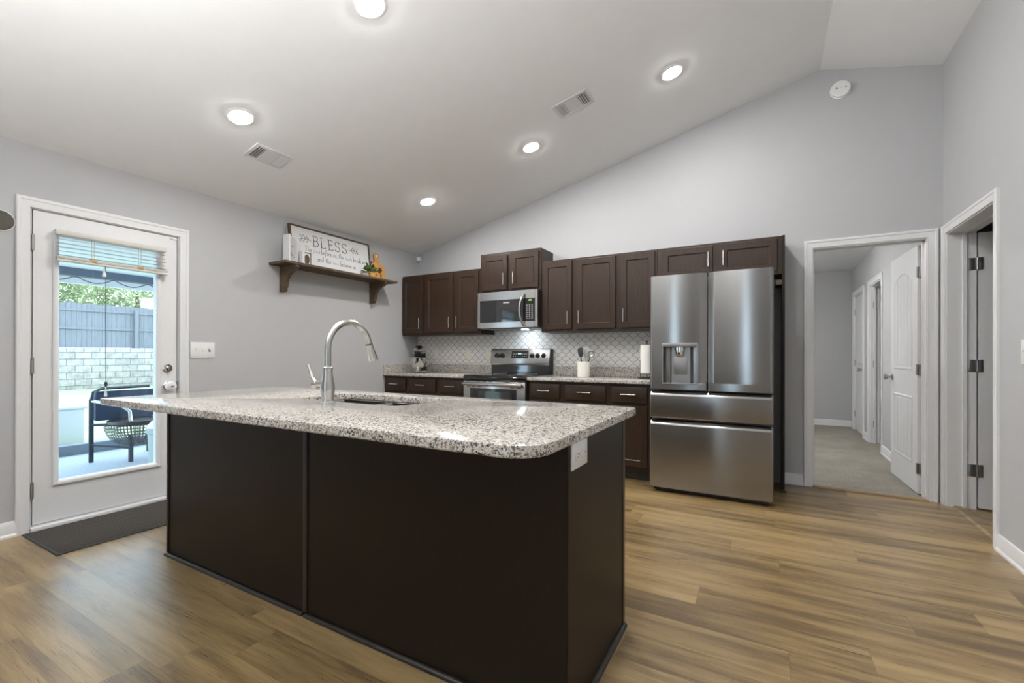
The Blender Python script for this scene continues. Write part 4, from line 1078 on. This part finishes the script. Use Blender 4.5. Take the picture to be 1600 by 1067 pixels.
m = MB(); m.cyl((cx - 0.02, cy, hz), (cx - 0.075, cy, hz), 0.0175, n=20); m.lathe([(0.0175, 0), (0.021, 0.004), (0.021, 0.03), (0.016, 0.036)], (cx - 0.070, cy, hz - 0.002), (-1, 0, -0.15), 20); m.build('handle_hub', 'nickel', fc)
m = MB(); m.tube([(cx - 0.088, cy, hz + 0.004), (cx - 0.112, cy - 0.004, hz + 0.03), (cx - 0.140, cy - 0.006, hz + 0.095)], [0.010, 0.0085, 0.0075], 14); m.build('handle_lever', 'nickel', fc)

# ------------------------------------------------------------------ things on the counter
mx = thing('stand_mixer', 'silver stand mixer in the corner of the counter', 'mixer', (0.27, -0.30, 0.914))
fd = Vector((0.36, -0.93, 0)).normalized()       # the way the mixer faces
def MX(f, s, z):                                  # forward, side, height
    sd = Vector((-fd.y, fd.x, 0)); return Vector((0.262, -0.275, 0.914)) + fd * f + sd * s + Vector((0, 0, z))
rot = Matrix((fd, Vector((-fd.y, fd.x, 0)), Vector((0, 0, 1)))).transposed()
m = MB(); m.ell(MX(0.0, 0, 0.016), 0.15, 0.092, 0.020, 3, rot=rot); m.build('base', 'chrome', mx)
m = MB(); m.tube([MX(-0.115, 0, 0.02), MX(-0.12, 0, 0.10), MX(-0.105, 0, 0.20), MX(-0.08, 0, 0.26)], [0.055, 0.046, 0.046, 0.052], 18); m.build('column', 'blackm', mx)
m = MB(); m.ell(MX(-0.01, 0, 0.285), 0.165, 0.068, 0.062, 4, rot=rot); m.build('head', 'chrome', mx)
m = MB(); m.ell(MX(-0.01, 0, 0.268), 0.166, 0.0695, 0.010, 3, rot=rot); m.build('trim_band', 'blackm', mx)
m = MB(); m.lathe([(0.022, 0), (0.024, 0.012), (0.018, 0.02)], MX(0.142, 0, 0.295), fd, 20); m.build('hub_knob', 'chrome', mx)
m = MB(); m.cyl(MX(0.06, 0, 0.235), MX(0.06, 0, 0.195), 0.05, 0.036); m.build('planetary', 'blackm', mx)
m = MB(); m.lathe([(0.045, 0), (0.050, 0.004), (0.036, 0.016), (0.036, 0.022), (0.055, 0.034), (0.082, 0.065), (0.094, 0.10), (0.097, 0.165), (0.100, 0.168), (0.094, 0.166), (0.090, 0.10), (0.05, 0.04), (0.01, 0.034)], MX(0.055, 0, 0.022), (0, 0, 1), 36, cap=False); m.build('bowl', 'chrome', mx)
m = MB(); m.tube([MX(0.055, 0.095, 0.165), MX(0.055, 0.135, 0.15), MX(0.055, 0.14, 0.11), MX(0.055, 0.09, 0.085)], 0.007, 10); m.build('bowl_handle', 'chrome', mx)
m = MB(); m.cyl(MX(-0.03, -0.066, 0.285), MX(-0.03, -0.085, 0.285), 0.012); m.build('speed_knob', 'blackm', mx)

cr = MB(); cx, cy, z0 = 2.470, -0.275, 0.914
cr.lathe([(0.060, 0), (0.064, 0.004), (0.066, 0.155), (0.064, 0.160), (0.060, 0.156), (0.058, 0.02), (0.01, 0.015)], (cx, cy, z0), (0, 0, 1), 40, cap=True)
tag(cr.build('utensil_crock', 'ceram'), 'white utensil crock on the counter near the range', 'utensil crock')
def utensil(name, label, hm, base_, top, head, mat):
    o = thing(name, label, 'utensil', Vector(base_), 'utensils in the crock')
    b, tp = Vector(base_), Vector(top); d = (tp - b).normalized()
    m = MB(); m.tube([b, b + (tp - b) * 0.5, tp], [0.005, 0.006, 0.005], 10); m.build('handle', hm, o)
    m = MB()
    if head == 'spatula':
        w = 0.030; L = 0.105
        pf = [(-w * 0.4, 0), (w * 0.4, 0), (w * 0.9, L * 0.3), (w, L * 0.85), (w * 0.5, L), (-w * 0.9, L * 0.86), (-w * 0.9, L * 0.3)]
        m.prism(pf, 'y', -0.004, 0.004, 0.002)
        zax = d; xax = Vector((1, 0, 0)); xax = (xax - zax * xax.dot(zax)).normalized(); yax = zax.cross(xax)
        m.xform(Matrix.Translation(tp) @ Matrix((xax, yax, zax)).transposed().to_4x4())
    elif head == 'ladle':
        m.lathe([(0.004, 0.016), (0.022, 0.012), (0.034, 0.0), (0.037, -0.016), (0.035, -0.016), (0.03, -0.002), (0.018, 0.008), (0.002, 0.011)], tp + d * 0.03, Vector((-0.25, 0.9, 0.2)), 24, cap=False)
    elif head == 'spoon':
        zax = d; xax = Vector((1, 0, 0)); xax = (xax - zax * xax.dot(zax)).normalized(); yax = zax.cross(xax)
        m.ell(tp + d * 0.03, 0.022, 0.007, 0.036, 3, rot=Matrix((xax, yax, zax)).transposed())
    m.build('head', mat, o)
zb = 0.932
utensil('spatula', 'dark slate spatula leaning in the white crock', 'slate', (2.462, -0.275, zb), (2.445, -0.285, 1.12), 'spatula', 'slate')
utensil('spatula', 'pale grey spatula standing in the white crock', 'greys', (2.480, -0.262, zb), (2.487, -0.255, 1.125), 'spatula', 'greys')
utensil('spatula', 'grey green spatula at the back of the white crock', 'greys', (2.490, -0.290, zb), (2.512, -0.272, 1.105), 'spatula', 'greys')
utensil('wooden_spoon', 'light wooden spoon leaning out of the white crock', 'bamboo', (2.455, -0.250, zb), (2.415, -0.240, 1.155), 'spoon', 'bamboo')
utensil('ladle', 'steel ladle with black handle leaning out of the crock', 'blackm', (2.475, -0.290, zb), (2.545, -0.285, 1.125), 'ladle', 'chrome')

pt = thing('paper_towel_holder', 'white paper towel roll on a dark stand beside the fridge', 'paper towel holder', (3.105, -0.24, 0.914))
m = MB(); m.lathe([(0.085, 0), (0.085, 0.008), (0.075, 0.014)], (3.105, -0.24, 0.914), (0, 0, 1), 32); m.build('stand_base', 'blackm', pt)
m = MB(); m.cyl((3.105, -0.24, 0.92), (3.105, -0.24, 1.27), 0.006); m.ell((3.105, -0.24, 1.275), 0.011, 0.011, 0.011, 2); m.build('rod', 'blackm', pt)
m = MB(); m.lathe([(0.018, 0), (0.058, 0), (0.060, 0.003), (0.060, 0.272), (0.058, 0.275), (0.018, 0.275)], (3.105, -0.24, 0.966), (0, 0, 1), 36, cap=False); m.build('paper_roll', 'paper', pt)
m = MB(); m.tube([(3.035, -0.21, 0.92), (3.035, -0.21, 1.09), (3.04, -0.215, 1.10)], 0.003, 8); m.build('tension_arm', 'blackm', pt)

# ------------------------------------------------------------------ wall shelf and what stands on it
sh = thing('wall_shelf', 'rustic brown wood shelf on two scrolled brackets', 'shelf', (0.0, -1.39, 2.0))
m = MB(); m.box(0.0, 0.258, -2.118, -0.664, 1.996, 2.020, 0.002, 1); m.build('shelf_board', 'rustic', sh)
def bracket(y):
    p = [(0.0, 1.995), (0.0, 1.752), (0.062, 1.752), (0.075, 1.765), (0.072, 1.785), (0.086, 1.795)]
    for k in range(1, 10):
        a = PI / 2 * k / 10
        p.append((0.086 + 0.150 * (1 - math.cos(a)), 1.795 + 0.150 * math.sin(a)))
    p += [(0.236, 1.950), (0.240, 1.968), (0.252, 1.972), (0.252, 1.995)]
    m = MB(); m.prism(p, 'y', y - 0.020, y + 0.020, 0.002, 1); m.build('bracket', 'rustic', sh)
bracket(-1.990); bracket(-0.850)
ST = 2.0205
# BLESS sign, leaning against the wall
sg = thing('wooden_sign', 'white framed BLESS sign leaning on the wall shelf', 'sign', (0.05, -1.42, ST))
ya, yb = -1.930, -0.910; zb_, zt_ = ST, 2.440; lean = 0.055
def SGX(z): return 0.070 - lean * (z - zb_) / (zt_ - zb_)
def SG(y, z, o=0.0): return Vector((SGX(z) + o, y, z))
LR = Matrix.Rotation(-math.atan2(lean, zt_ - zb_), 3, 'Y')     # lean rotation
def leanbox(m, y0, y1, z0, z1, o0, o1, bev=0.0):
    q = MB(); q.box(o0, o1, y0, y1, z0 - zb_, z1 - zb_, bev, 1); q.xform(Matrix.Translation((0.070, 0, zb_)) @ LR.to_4x4())
    me = bpy.data.meshes.new('q'); q.bm.to_mesh(me); q.bm.free(); m.bm.from_mesh(me); bpy.data.meshes.remove(me)
m = MB(); leanbox(m, ya + 0.012, yb - 0.012, zb_ + 0.012, zt_ - 0.012, -0.004, 0.008); bd = m.build('board', 'signw', sg)
m = MB(); f_ = 0.014
leanbox(m, ya, ya + f_, zb_ + 0.002, zt_, -0.012, 0.020); leanbox(m, yb - f_, yb, zb_ + 0.002, zt_, -0.012, 0.020); leanbox(m, ya + f_, yb - f_, zt_ - f_, zt_, -0.012, 0.020); leanbox(m, ya + f_, yb - f_, zb_ + 0.002, zb_ + f_, -0.012, 0.020)
m.build('frame', 'rustic', sg)
# lettering: thin slab serif capitals drawn as strokes (unit box), then script lines
def arc(cx, cy, rx, ry, a0, a1, n=12): return [(cx + rx * math.cos(math.radians(a0 + (a1 - a0) * k / n)), cy + ry * math.sin(math.radians(a0 + (a1 - a0) * k / n))) for k in range(n + 1)]
GL = {
 'B': [[(0.12, 0), (0.12, 1)], [(0, 1), (0.12, 1), (0.32, 1)] + arc(0.32, 0.76, 0.24, 0.24, 90, -90) + [(0.12, 0.52)], [(0.32, 0.52)] + arc(0.34, 0.26, 0.27, 0.26, 90, -90) + [(0.12, 0), (0, 0)]],
 'L': [[(0.12, 0), (0.12, 1)], [(0, 1), (0.24, 1)], [(0, 0), (0.55, 0), (0.55, 0.17)]],
 'E': [[(0.12, 0), (0.12, 1)], [(0, 1), (0.55, 1), (0.55, 0.83)], [(0.12, 0.52), (0.42, 0.52)], [(0.42, 0.60), (0.42, 0.44)], [(0, 0), (0.56, 0), (0.56, 0.17)]],
 'S': [arc(0.28, 0.75, 0.25, 0.25, 20, 270) + arc(0.28, 0.25, 0.26, 0.25, 90, -160), [(0.52, 0.98), (0.52, 0.80)], [(0.02, 0.02), (0.02, 0.20)]],
}
SM = Matrix.Translation((0.070, 0, zb_)) @ LR.to_4x4()
def strokes(lines, y, z, h, r, m, wx=1.0):
    for ln in lines:
        q = [SM @ Vector((0.0085, y + px * h * wx, z - zb_ + pz * h)) for px, pz in ln]
        m.tube(q, r, 6)
m = MB(); yy = -1.672; zl = 2.262; hh = 0.108
for ch in 'BLESS':
    strokes(GL[ch], yy, zl, hh, 0.0034, m, 1.0); yy += hh * 0.86
m.build('lettering', 'ink', bd)
m = MB()
for y0, sgn in ((-1.690, -1), (-1.205, 1)):
    stem = [(0, 0.0), (0.4, 0.12), (0.8, 0.10), (1.2, -0.05)]
    strokes([[(sgn * a, b) for a, b in stem]], y0, 2.308, 0.115, 0.0022, m)
    for k, (a, b) in enumerate(((0.25, 0.08), (0.55, 0.12), (0.85, 0.09))):
        for up in (-1, 1):
            strokes([[(sgn * a, b), (sgn * (a + 0.22), b + up * 0.28), (sgn * (a + 0.30), b + up * 0.30)]], y0, 2.308, 0.115, 0.0026, m)
m.build('sprig_motif', 'ink', bd)
# upright pen script, one stroke list per letter: x in units of the x-height box, z up (x-height 0.5, ascender 1.1)
def O_(cx, cz, rx, rz, a0=90, a1=450): return arc(cx, cz, rx, rz, a0, a1, 14)
PEN = {
 'T': (0.62, [[(0.0, 1.08), (0.62, 1.12)], [(0.32, 1.1), (0.28, 0.0)]]),
 'h': (0.46, [[(0.10, 1.15), (0.05, 0.0)], [(0.06, 0.25)] + arc(0.22, 0.30, 0.14, 0.22, 170, 0, 8) + [(0.36, 0.06), (0.46, 0.02)]]),
 'e': (0.42, [[(0.02, 0.22), (0.32, 0.32)] + arc(0.20, 0.26, 0.14, 0.26, 20, 300, 12) + [(0.42, 0.12)]]),
 'f': (0.36, [[(0.40, 1.05), (0.30, 1.15), (0.20, 1.0), (0.14, 0.3), (0.08, -0.40)], [(0.02, 0.46), (0.36, 0.52)]]),
 'o': (0.44, [O_(0.20, 0.25, 0.18, 0.26), [(0.22, 0.50), (0.44, 0.40)]]),
 'd': (0.48, [O_(0.18, 0.24, 0.17, 0.25), [(0.40, 1.15), (0.36, 0.1), (0.48, 0.02)]]),
 'b': (0.44, [[(0.10, 1.15), (0.05, 0.05)] + arc(0.20, 0.24, 0.17, 0.24, 230, 520, 12)]),
 'r': (0.34, [[(0.06, 0.5), (0.05, 0.0)], [(0.06, 0.30), (0.18, 0.48), (0.34, 0.44)]]),
 'u': (0.48, [[(0.05, 0.5), (0.06, 0.12), (0.16, 0.0), (0.30, 0.10), (0.36, 0.5)], [(0.36, 0.5), (0.37, 0.06), (0.48, 0.02)]]),
 's': (0.36, [[(0.30, 0.46), (0.16, 0.52), (0.08, 0.40), (0.26, 0.20), (0.22, 0.03), (0.02, 0.02)]]),
 'a': (0.46, [O_(0.18, 0.24, 0.17, 0.25), [(0.35, 0.48), (0.35, 0.06), (0.46, 0.02)]]),
 'm': (0.70, [[(0.05, 0.5), (0.04, 0.0)], [(0.05, 0.3)] + arc(0.18, 0.32, 0.11, 0.18, 160, 0, 6) + [(0.28, 0.0)], [(0.29, 0.3)] + arc(0.44, 0.32, 0.13, 0.18, 160, 0, 6) + [(0.58, 0.04), (0.70, 0.02)]]),
 'n': (0.48, [[(0.05, 0.5), (0.04, 0.0)], [(0.05, 0.3)] + arc(0.20, 0.32, 0.13, 0.18, 160, 0, 6) + [(0.35, 0.04), (0.48, 0.02)]]),
 'i': (0.22, [[(0.08, 0.5), (0.08, 0.06), (0.22, 0.02)], [(0.09, 0.72), (0.11, 0.76)]]),
 'l': (0.24, [[(0.12, 1.15), (0.07, 0.08), (0.24, 0.02)]]),
 'y': (0.44, [[(0.04, 0.5), (0.10, 0.10), (0.28, 0.10), (0.36, 0.5)], [(0.36, 0.5), (0.26, -0.35), (0.04, -0.40)]]),
 'w': (0.60, [[(0.03, 0.5), (0.10, 0.02), (0.26, 0.44), (0.38, 0.02), (0.54, 0.5), (0.60, 0.46)]]),
 'v': (0.44, [[(0.03, 0.5), (0.16, 0.0), (0.36, 0.5), (0.44, 0.46)]]),
 't': (0.34, [[(0.16, 0.95), (0.12, 0.08), (0.32, 0.02)], [(0.0, 0.56), (0.34, 0.60)]]),
 ',': (0.16, [[(0.08, 0.04), (0.03, -0.12)]]), ' ': (0.30, []),
}
def script(txt, y, z, h, width, mat, r=0.0017):
    tot = sum(PEN[c][0] + 0.05 for c in txt); wx = width / (tot * h)
    m = MB(); yy = y
    for c in txt:
        w_, ls = PEN[c]
        strokes([[(px + 0.10 * pz, pz) for px, pz in ln] for ln in ls], yy, z, h, r, m, wx)
        yy += (w_ + 0.05) * h * wx
    m.build('lettering', mat, bd)
script('The', -1.775, 2.190, 0.052, 0.085, 'ink'); script('food', -1.672, 2.192, 0.036, 0.080, 'inkl', 0.0012)
script('before us, the', -1.580, 2.190, 0.052, 0.290, 'ink'); script('family', -1.270, 2.192, 0.034, 0.095, 'inkl', 0.0012); script('beside us', -1.160, 2.188, 0.052, 0.175, 'ink')
script('and the', -1.640, 2.108, 0.052, 0.180, 'ink'); script('love', -1.440, 2.110, 0.034, 0.075, 'inkl', 0.0012); script('between us', -1.345, 2.106, 0.052, 0.215, 'ink')
# two photo frames
pf = thing('photo_frame', 'tall white photo frame at the end of the wall shelf', 'photo frame', (0.13, -1.965, ST))
m = MB(); m.box(0.085, 0.175, -2.030, -2.012, ST, 2.290, 0.002, 1)
ar = [(-2.012, ST), (-1.905, ST), (-1.905, 2.225)] + [(-1.9585 + 0.0535 * math.cos(PI / 2 * k / 8), 2.225 + 0.06 * math.sin(PI / 2 * k / 8)) for k in range(1, 9)] + [(-2.012, 2.285)]
m.prism(ar, 'x', 0.112, 0.128); m.build('frame', 'signw', pf)
m = MB()
ar = [(-2.006, ST + 0.006), (-1.911, ST + 0.006), (-1.911, 2.222)] + [(-1.9585 + 0.0475 * math.cos(PI / 2 * k / 8), 2.222 + 0.056 * math.sin(PI / 2 * k / 8)) for k in range(1, 9)] + [(-2.006, 2.278)]
m.prism(ar, 'x', 0.128, 0.1295); ph = m.build('photo_print', plain('print_grey', (0.50, 0.50, 0.52), 0.5, var=0.12, nscale=14), pf)
m = MB()
for y, z in ((-1.965, 2.19), (-1.955, 2.185), (-1.960, 2.10), (-1.945, 2.085), (-1.975, 2.11)): m.ell((0.1295, y, z), 0.0012, 0.014, 0.006, 2)
m.build('flower_print', 'inkl', ph)
pf = thing('photo_frame', 'small white frame with an oval picture on the wall shelf', 'photo frame', (0.13, -1.80, ST))
m = MB(); m.box(0.098, 0.155, -1.868, -1.845, ST, 2.160, 0.002, 1); m.box(0.108, 0.124, -1.845, -1.752, ST, 2.160, 0.002, 1); m.build('frame', 'signw', pf)
m = MB(); m.box(0.124, 0.1262, -1.840, -1.757, 2.026, 2.152); m.build('mat_board', 'ceram', pf)
m = MB()
for q in ((-1.843, -1.836, 2.022, 2.160), (-1.761, -1.752, 2.022, 2.160), (-1.836, -1.761, 2.150, 2.160)): m.box(0.122, 0.128, *q)
m.build('frame_edge', 'rustic', pf)
m = MB(); m.lathe([(1.0, 0), (1.0, 0.001)], (0, 0, 0), (1, 0, 0), 32); m.xform(Matrix.Translation((0.1262, -1.80, 2.090)) @ Matrix.Diagonal((1, 0.030, 0.050, 1))); m.build('oval_picture', 'rustic', pf)
# HOME board
cb = thing('cutting_board', 'orange wooden paddle board lettered HOME on the wall shelf', 'cutting board', (0.05, -0.783, ST))
q = [(-0.122, 0), (0.122, 0), (0.122, 0.165), (0.118, 0.185), (0.085, 0.200), (0.045, 0.225), (0.028, 0.262), (0.034, 0.285)]
for k in range(1, 12):
    a = -0.25 + (PI + 0.5) * k / 12; q.append((0.038 * math.cos(a), 0.305 + 0.038 * math.sin(a)))
q += [(-0.034, 0.285), (-0.028, 0.262), (-0.045, 0.225), (-0.085, 0.200), (-0.118, 0.185), (-0.122, 0.165)]
CT = Matrix.Translation((0.060, -0.783, ST)) @ Matrix.Rotation(-0.13, 4, 'Y')
m = MB(); m.prism(q, 'x', -0.008, 0.008, 0.002, 1); m.xform(CT); bd = m.build('board', 'bamboo', cb)
m = MB(); m.cyl((-0.0088, 0, 0.306), (0.0088, 0, 0.306), 0.016); m.xform(CT); m.build('hang_hole', 'signw', bd)
for ch, y, z, s in (('H', -0.050, 0.135, 0.085), ('O', 0.034, 0.138, 0.085), ('M', -0.040, 0.062, 0.070), ('E', 0.044, 0.062, 0.075)):
    textmesh(ch, s, CT @ Vector((0.009, y, z)), CT.to_3x3() @ ROT_LEFTWALL, 'ink', 'lettering', bd)
m = MB(); m.ell((0.0092, 0.036, 0.138), 0.001, 0.018, 0.026, 2); m.xform(CT); m.build('lettering', 'ink', bd)
m = MB(); m.box(0.0082, 0.0090, -0.07, 0.075, 0.022, 0.026); m.box(0.0082, 0.0090, -0.04, 0.05, 0.010, 0.014); m.xform(CT); m.build('lettering', 'ink', bd)
# little plant
pp = thing('potted_plant', 'tiny green plant in an orange wooden pot on the shelf', 'plant', (0.185, -1.000, ST))
m = MB(); m.lathe([(0.034, 0), (0.040, 0.06), (0.036, 0.062), (0.034, 0.05), (0.005, 0.048)], (0.185, -1.000, ST), (0, 0, 1), 24); m.build('pot', 'bamboo', pp)
for mat_, n_ in (('leaf', 60), ('leafd', 26)):
    m = MB()
    for k in range(n_):
        a = random.uniform(0, 2 * PI); el = random.uniform(0.1, 1.3); L = random.uniform(0.04, 0.085) if mat_ == 'leaf' else random.uniform(0.07, 0.12)
        d = Vector((math.cos(a) * math.cos(el), math.sin(a) * math.cos(el), math.sin(el)))
        c = Vector((0.185, -1.030, ST + 0.055)) + d * L
        z_ = d; x_ = d.orthogonal().normalized(); y_ = z_.cross(x_)
        m.ell(c, 0.009, 0.004, 0.020, 1, rot=Matrix((x_, y_, z_)).transposed())
        if k % 3 == 0: m.tube([(0.185, -1.000, ST + 0.05), c], 0.0012, 5)
    m.build('foliage', mat_, pp)

# ------------------------------------------------------------------ outside: patio, lawn, wall, fence, trees
m = MB(); m.box(-3.30, -0.142, -8, 6, -0.25, -0.10); struct(m.build('patio_floor', 'patio'), 'pale concrete patio floor outside the door', 'patio')
m = MB(); m.box(-3.42, -3.30, -8, 6, -0.25, 0.02, 0.01); struct(m.build('trim_curb', plain('curb_grey', (0.22, 0.25, 0.29), 0.8)), 'low grey curb along the patio edge', 'curb')
m = MB(); m.box(-24, -3.42, -14, 22, -0.4, -0.12); struct(m.build('lawn_ground', 'lawn'), 'pale green lawn beyond the patio', 'lawn')
m = MB(); m.box(-3.60, -0.142, -8, 6, 2.200, 2.25); struct(m.build('porch_roof', 'porchw'), 'white porch ceiling outside the door', 'porch ceiling')
m = MB(); m.box(-3.40, -3.28, -8, 6, 2.105, 2.200); struct(m.build('porch_beam', 'porchb'), 'dark blue porch beam outside', 'beam')
m = MB(); m.box(-3.66, -3.60, -8, 6, 2.045, 2.25); struct(m.build('trim_fascia', 'porchw'))
m = MB(); m.tube([(-3.25, -2.9 + 0.05 * k, 2.10 - 0.07 * abs(math.sin(k * 0.42))) for k in range(36)], 0.006, 6); sl_ = tag(m.build('string_cable', 'cord'), 'thin dark cable swagged along the porch beam', 'cable')
m = MB(); m.box(-17.5, -17.0, -10, 18, -0.12, 1.345, 0.02); struct(m.build('wall_retaining', 'stone'), 'pale stone block retaining wall behind the lawn', 'retaining wall')
fe = thing('wood_fence', 'grey wooden fence on top of the stone wall', 'fence', (-17.2, 3, 1.345))
m = MB()
k = 0; y = -6.0
while y < 14:
    m.box(-17.23, -17.205, y, y + 0.138, 1.35, 2.93 + 0.015 * math.sin(k * 1.7), 0.003, 1); y += 0.142; k += 1
m.build('board_panel', 'fence', fe)
for z in (2.70, 2.05):
    m = MB(); m.box(-17.205, -17.165, -6, 14, z - 0.045, z + 0.045); m.build('rail', 'fence', fe)
for y in (-1.6, 0.9, 3.38, 5.9, 8.4):
    m = MB(); m.box(-17.165, -17.06, y - 0.055, y + 0.055, 1.35, 2.80); m.build('post', 'fence', fe)
def tree(x, y, z, r, rz, label):
    o = thing('garden_tree', label, 'tree', (x, y, -0.12), 'trees beyond the fence')
    m = MB(); m.tube([(x, y, -0.12), (x + 0.1, y, z * 0.6), (x, y + 0.1, z)], [0.22, 0.16, 0.08], 10); m.build('trunk', 'rustic', o)
    m = MB(); bm = m.bm
    for k in range(9000):       # every leaf spray a small folded quad
        a = random.uniform(0, 2 * PI); b = random.uniform(-1, 1); q = math.sqrt(1 - b * b); rr = random.uniform(0.30, 1.0) ** 0.5
        lump = 1 + 0.16 * math.sin(5 * a + 3 * b + x) + 0.10 * math.sin(9 * b + 4 * a)
        c = Vector((x + r * q * math.cos(a) * rr * lump, y + r * q * math.sin(a) * rr * lump, z + rz * b * rr * lump))
        u = Vector((random.gauss(0, 1), random.gauss(0, 1), random.gauss(0, 1))).normalized(); w = u.orthogonal().normalized(); n_ = u.cross(w)
        L = random.uniform(0.045, 0.09); Wd = L * 0.55
        v = [bm.verts.new(c - u * L), bm.verts.new(c + w * Wd + n_ * L * 0.2), bm.verts.new(c + u * L), bm.verts.new(c - w * Wd + n_ * L * 0.2)]
        bm.faces.new((v[0], v[1], v[2])); bm.faces.new((v[0], v[2], v[3]))
    m.build('crown', 'foli', o, 180)
tree(-20.5, 1.3, 3.7, 1.8, 1.7, 'pale green leafy tree behind the fence, seen through the upper glass')
tree(-21.5, 5.0, 3.9, 2.0, 1.8, 'pale green leafy tree behind the fence post')
tree(-21.0, 8.7, 3.8, 1.8, 1.7, 'pale green tree behind the fence near the door latch')
tree(-21.0, -2.5, 3.8, 1.9, 1.8, 'pale green tree behind the fence on the hinge side')
m = MB(); m.box(-18.6, -18.4, 4.10, 4.75, -0.12, 3.40, 0.01); m.box(-18.65, -18.35, 4.05, 4.80, 3.38, 3.45, 0.01); tag(m.build('white_post', 'white'), 'white post rising behind the fence', 'post')
m = MB(); m.box(-4.55, -3.95, -3.2, -2.215, -0.12, 0.40, 0.02); o = tag(m.build('storage_box', 'white'), 'white storage box on the lawn beside the patio', 'storage box')
t = MB(); t.box(-4.58, -3.92, -3.23, -2.185, 0.40, 0.44, 0.015); t.build('lid', 'white', o)

# patio chair with a woven bowl seat
pc = thing('patio_chair', 'dark metal patio chair with a woven bowl seat', 'patio chair', (-2.5, -2.2, -0.10))
for x, y, zt2 in ((-2.62, -2.575, 0.62), (-2.28, -2.330, 0.20), (-2.80, -1.95, 0.62), (-2.30, -1.70, 0.20)):
    m = MB(); m.box(x - 0.018, x + 0.018, y - 0.018, y + 0.018, -0.10, zt2); m.build('leg', 'chairm', pc)
m = MB()
m.tube([(-2.62, -2.575, 0.10), (-2.28, -2.330, 0.06)], 0.014, 8); m.tube([(-2.62, -2.575, 0.33), (-2.28, -2.33, 0.33), (-2.30, -1.70, 0.33)], 0.016, 8); m.build('seat_rail', 'chairm', pc)
m = MB(); m.tube([(-2.62, -2.575, 0.60), (-2.50, -2.50, 0.58), (-2.36, -2.38, 0.54), (-2.30, -2.335, 0.48), (-2.28, -2.33, 0.33)], 0.018, 10); m.build('arm', 'nickel', pc)
m = MB(); m.tube([(-2.62, -2.575, 0.60), (-2.64, -2.55, 0.70), (-2.72, -2.45, 0.735), (-2.80, -1.95, 0.735)], 0.018, 10); m.build('back_frame', 'chairm', pc)
m = MB(); m.box(-2.80, -2.74, -2.50, -1.72, 0.35, 0.70, 0.02); m.build('back_cushion', 'navy', pc)
t = bmesh.new()
rings = []
cc = Vector((-2.44, -2.20, 0.33))
for j in range(11):
    a = PI / 2 * j / 11; r = 0.31 * math.cos(a) ** 0.7; z = -0.27 * math.sin(a)
    rings.append([t.verts.new(cc + Vector((r * math.cos(2 * PI * k / 56), r * math.sin(2 * PI * k / 56), z))) for k in range(56)])
for a, b in zip(rings, rings[1:]):
    for k in range(56): t.faces.new((a[k], a[(k + 1) % 56], b[(k + 1) % 56], b[k]))
bmesh.ops.wireframe(t, faces=t.faces[:], thickness=0.014, use_replace=True, use_even_offset=False)
m = MB(); m._add(t); m.build('woven_seat', 'ropew', pc)
m = MB(); m.lathe([(0.27, 0), (0.29, 0.02), (0.28, 0.05), (0.05, 0.06)], (-2.44, -2.20, 0.315), (0, 0, 1), 32); m.build('seat_cushion', 'blackm', pc)
bn = thing('patio_bin', 'round sage green bin with a pale lid on the patio', 'bin', (-1.77, -2.17, -0.10))
m = MB(); m.lathe([(0.175, 0), (0.19, 0.36), (0.205, 0.37), (0.205, 0.43)], (-1.77, -2.17, -0.10), (0, 0, 1), 36); m.build('body', 'bin', bn)
m = MB(); m.lathe([(0.198, 0.43), (0.195, 0.45), (0.15, 0.50), (0.05, 0.525)], (-1.77, -2.17, -0.10), (0, 0, 1), 36); m.build('lid', 'porchw', bn)
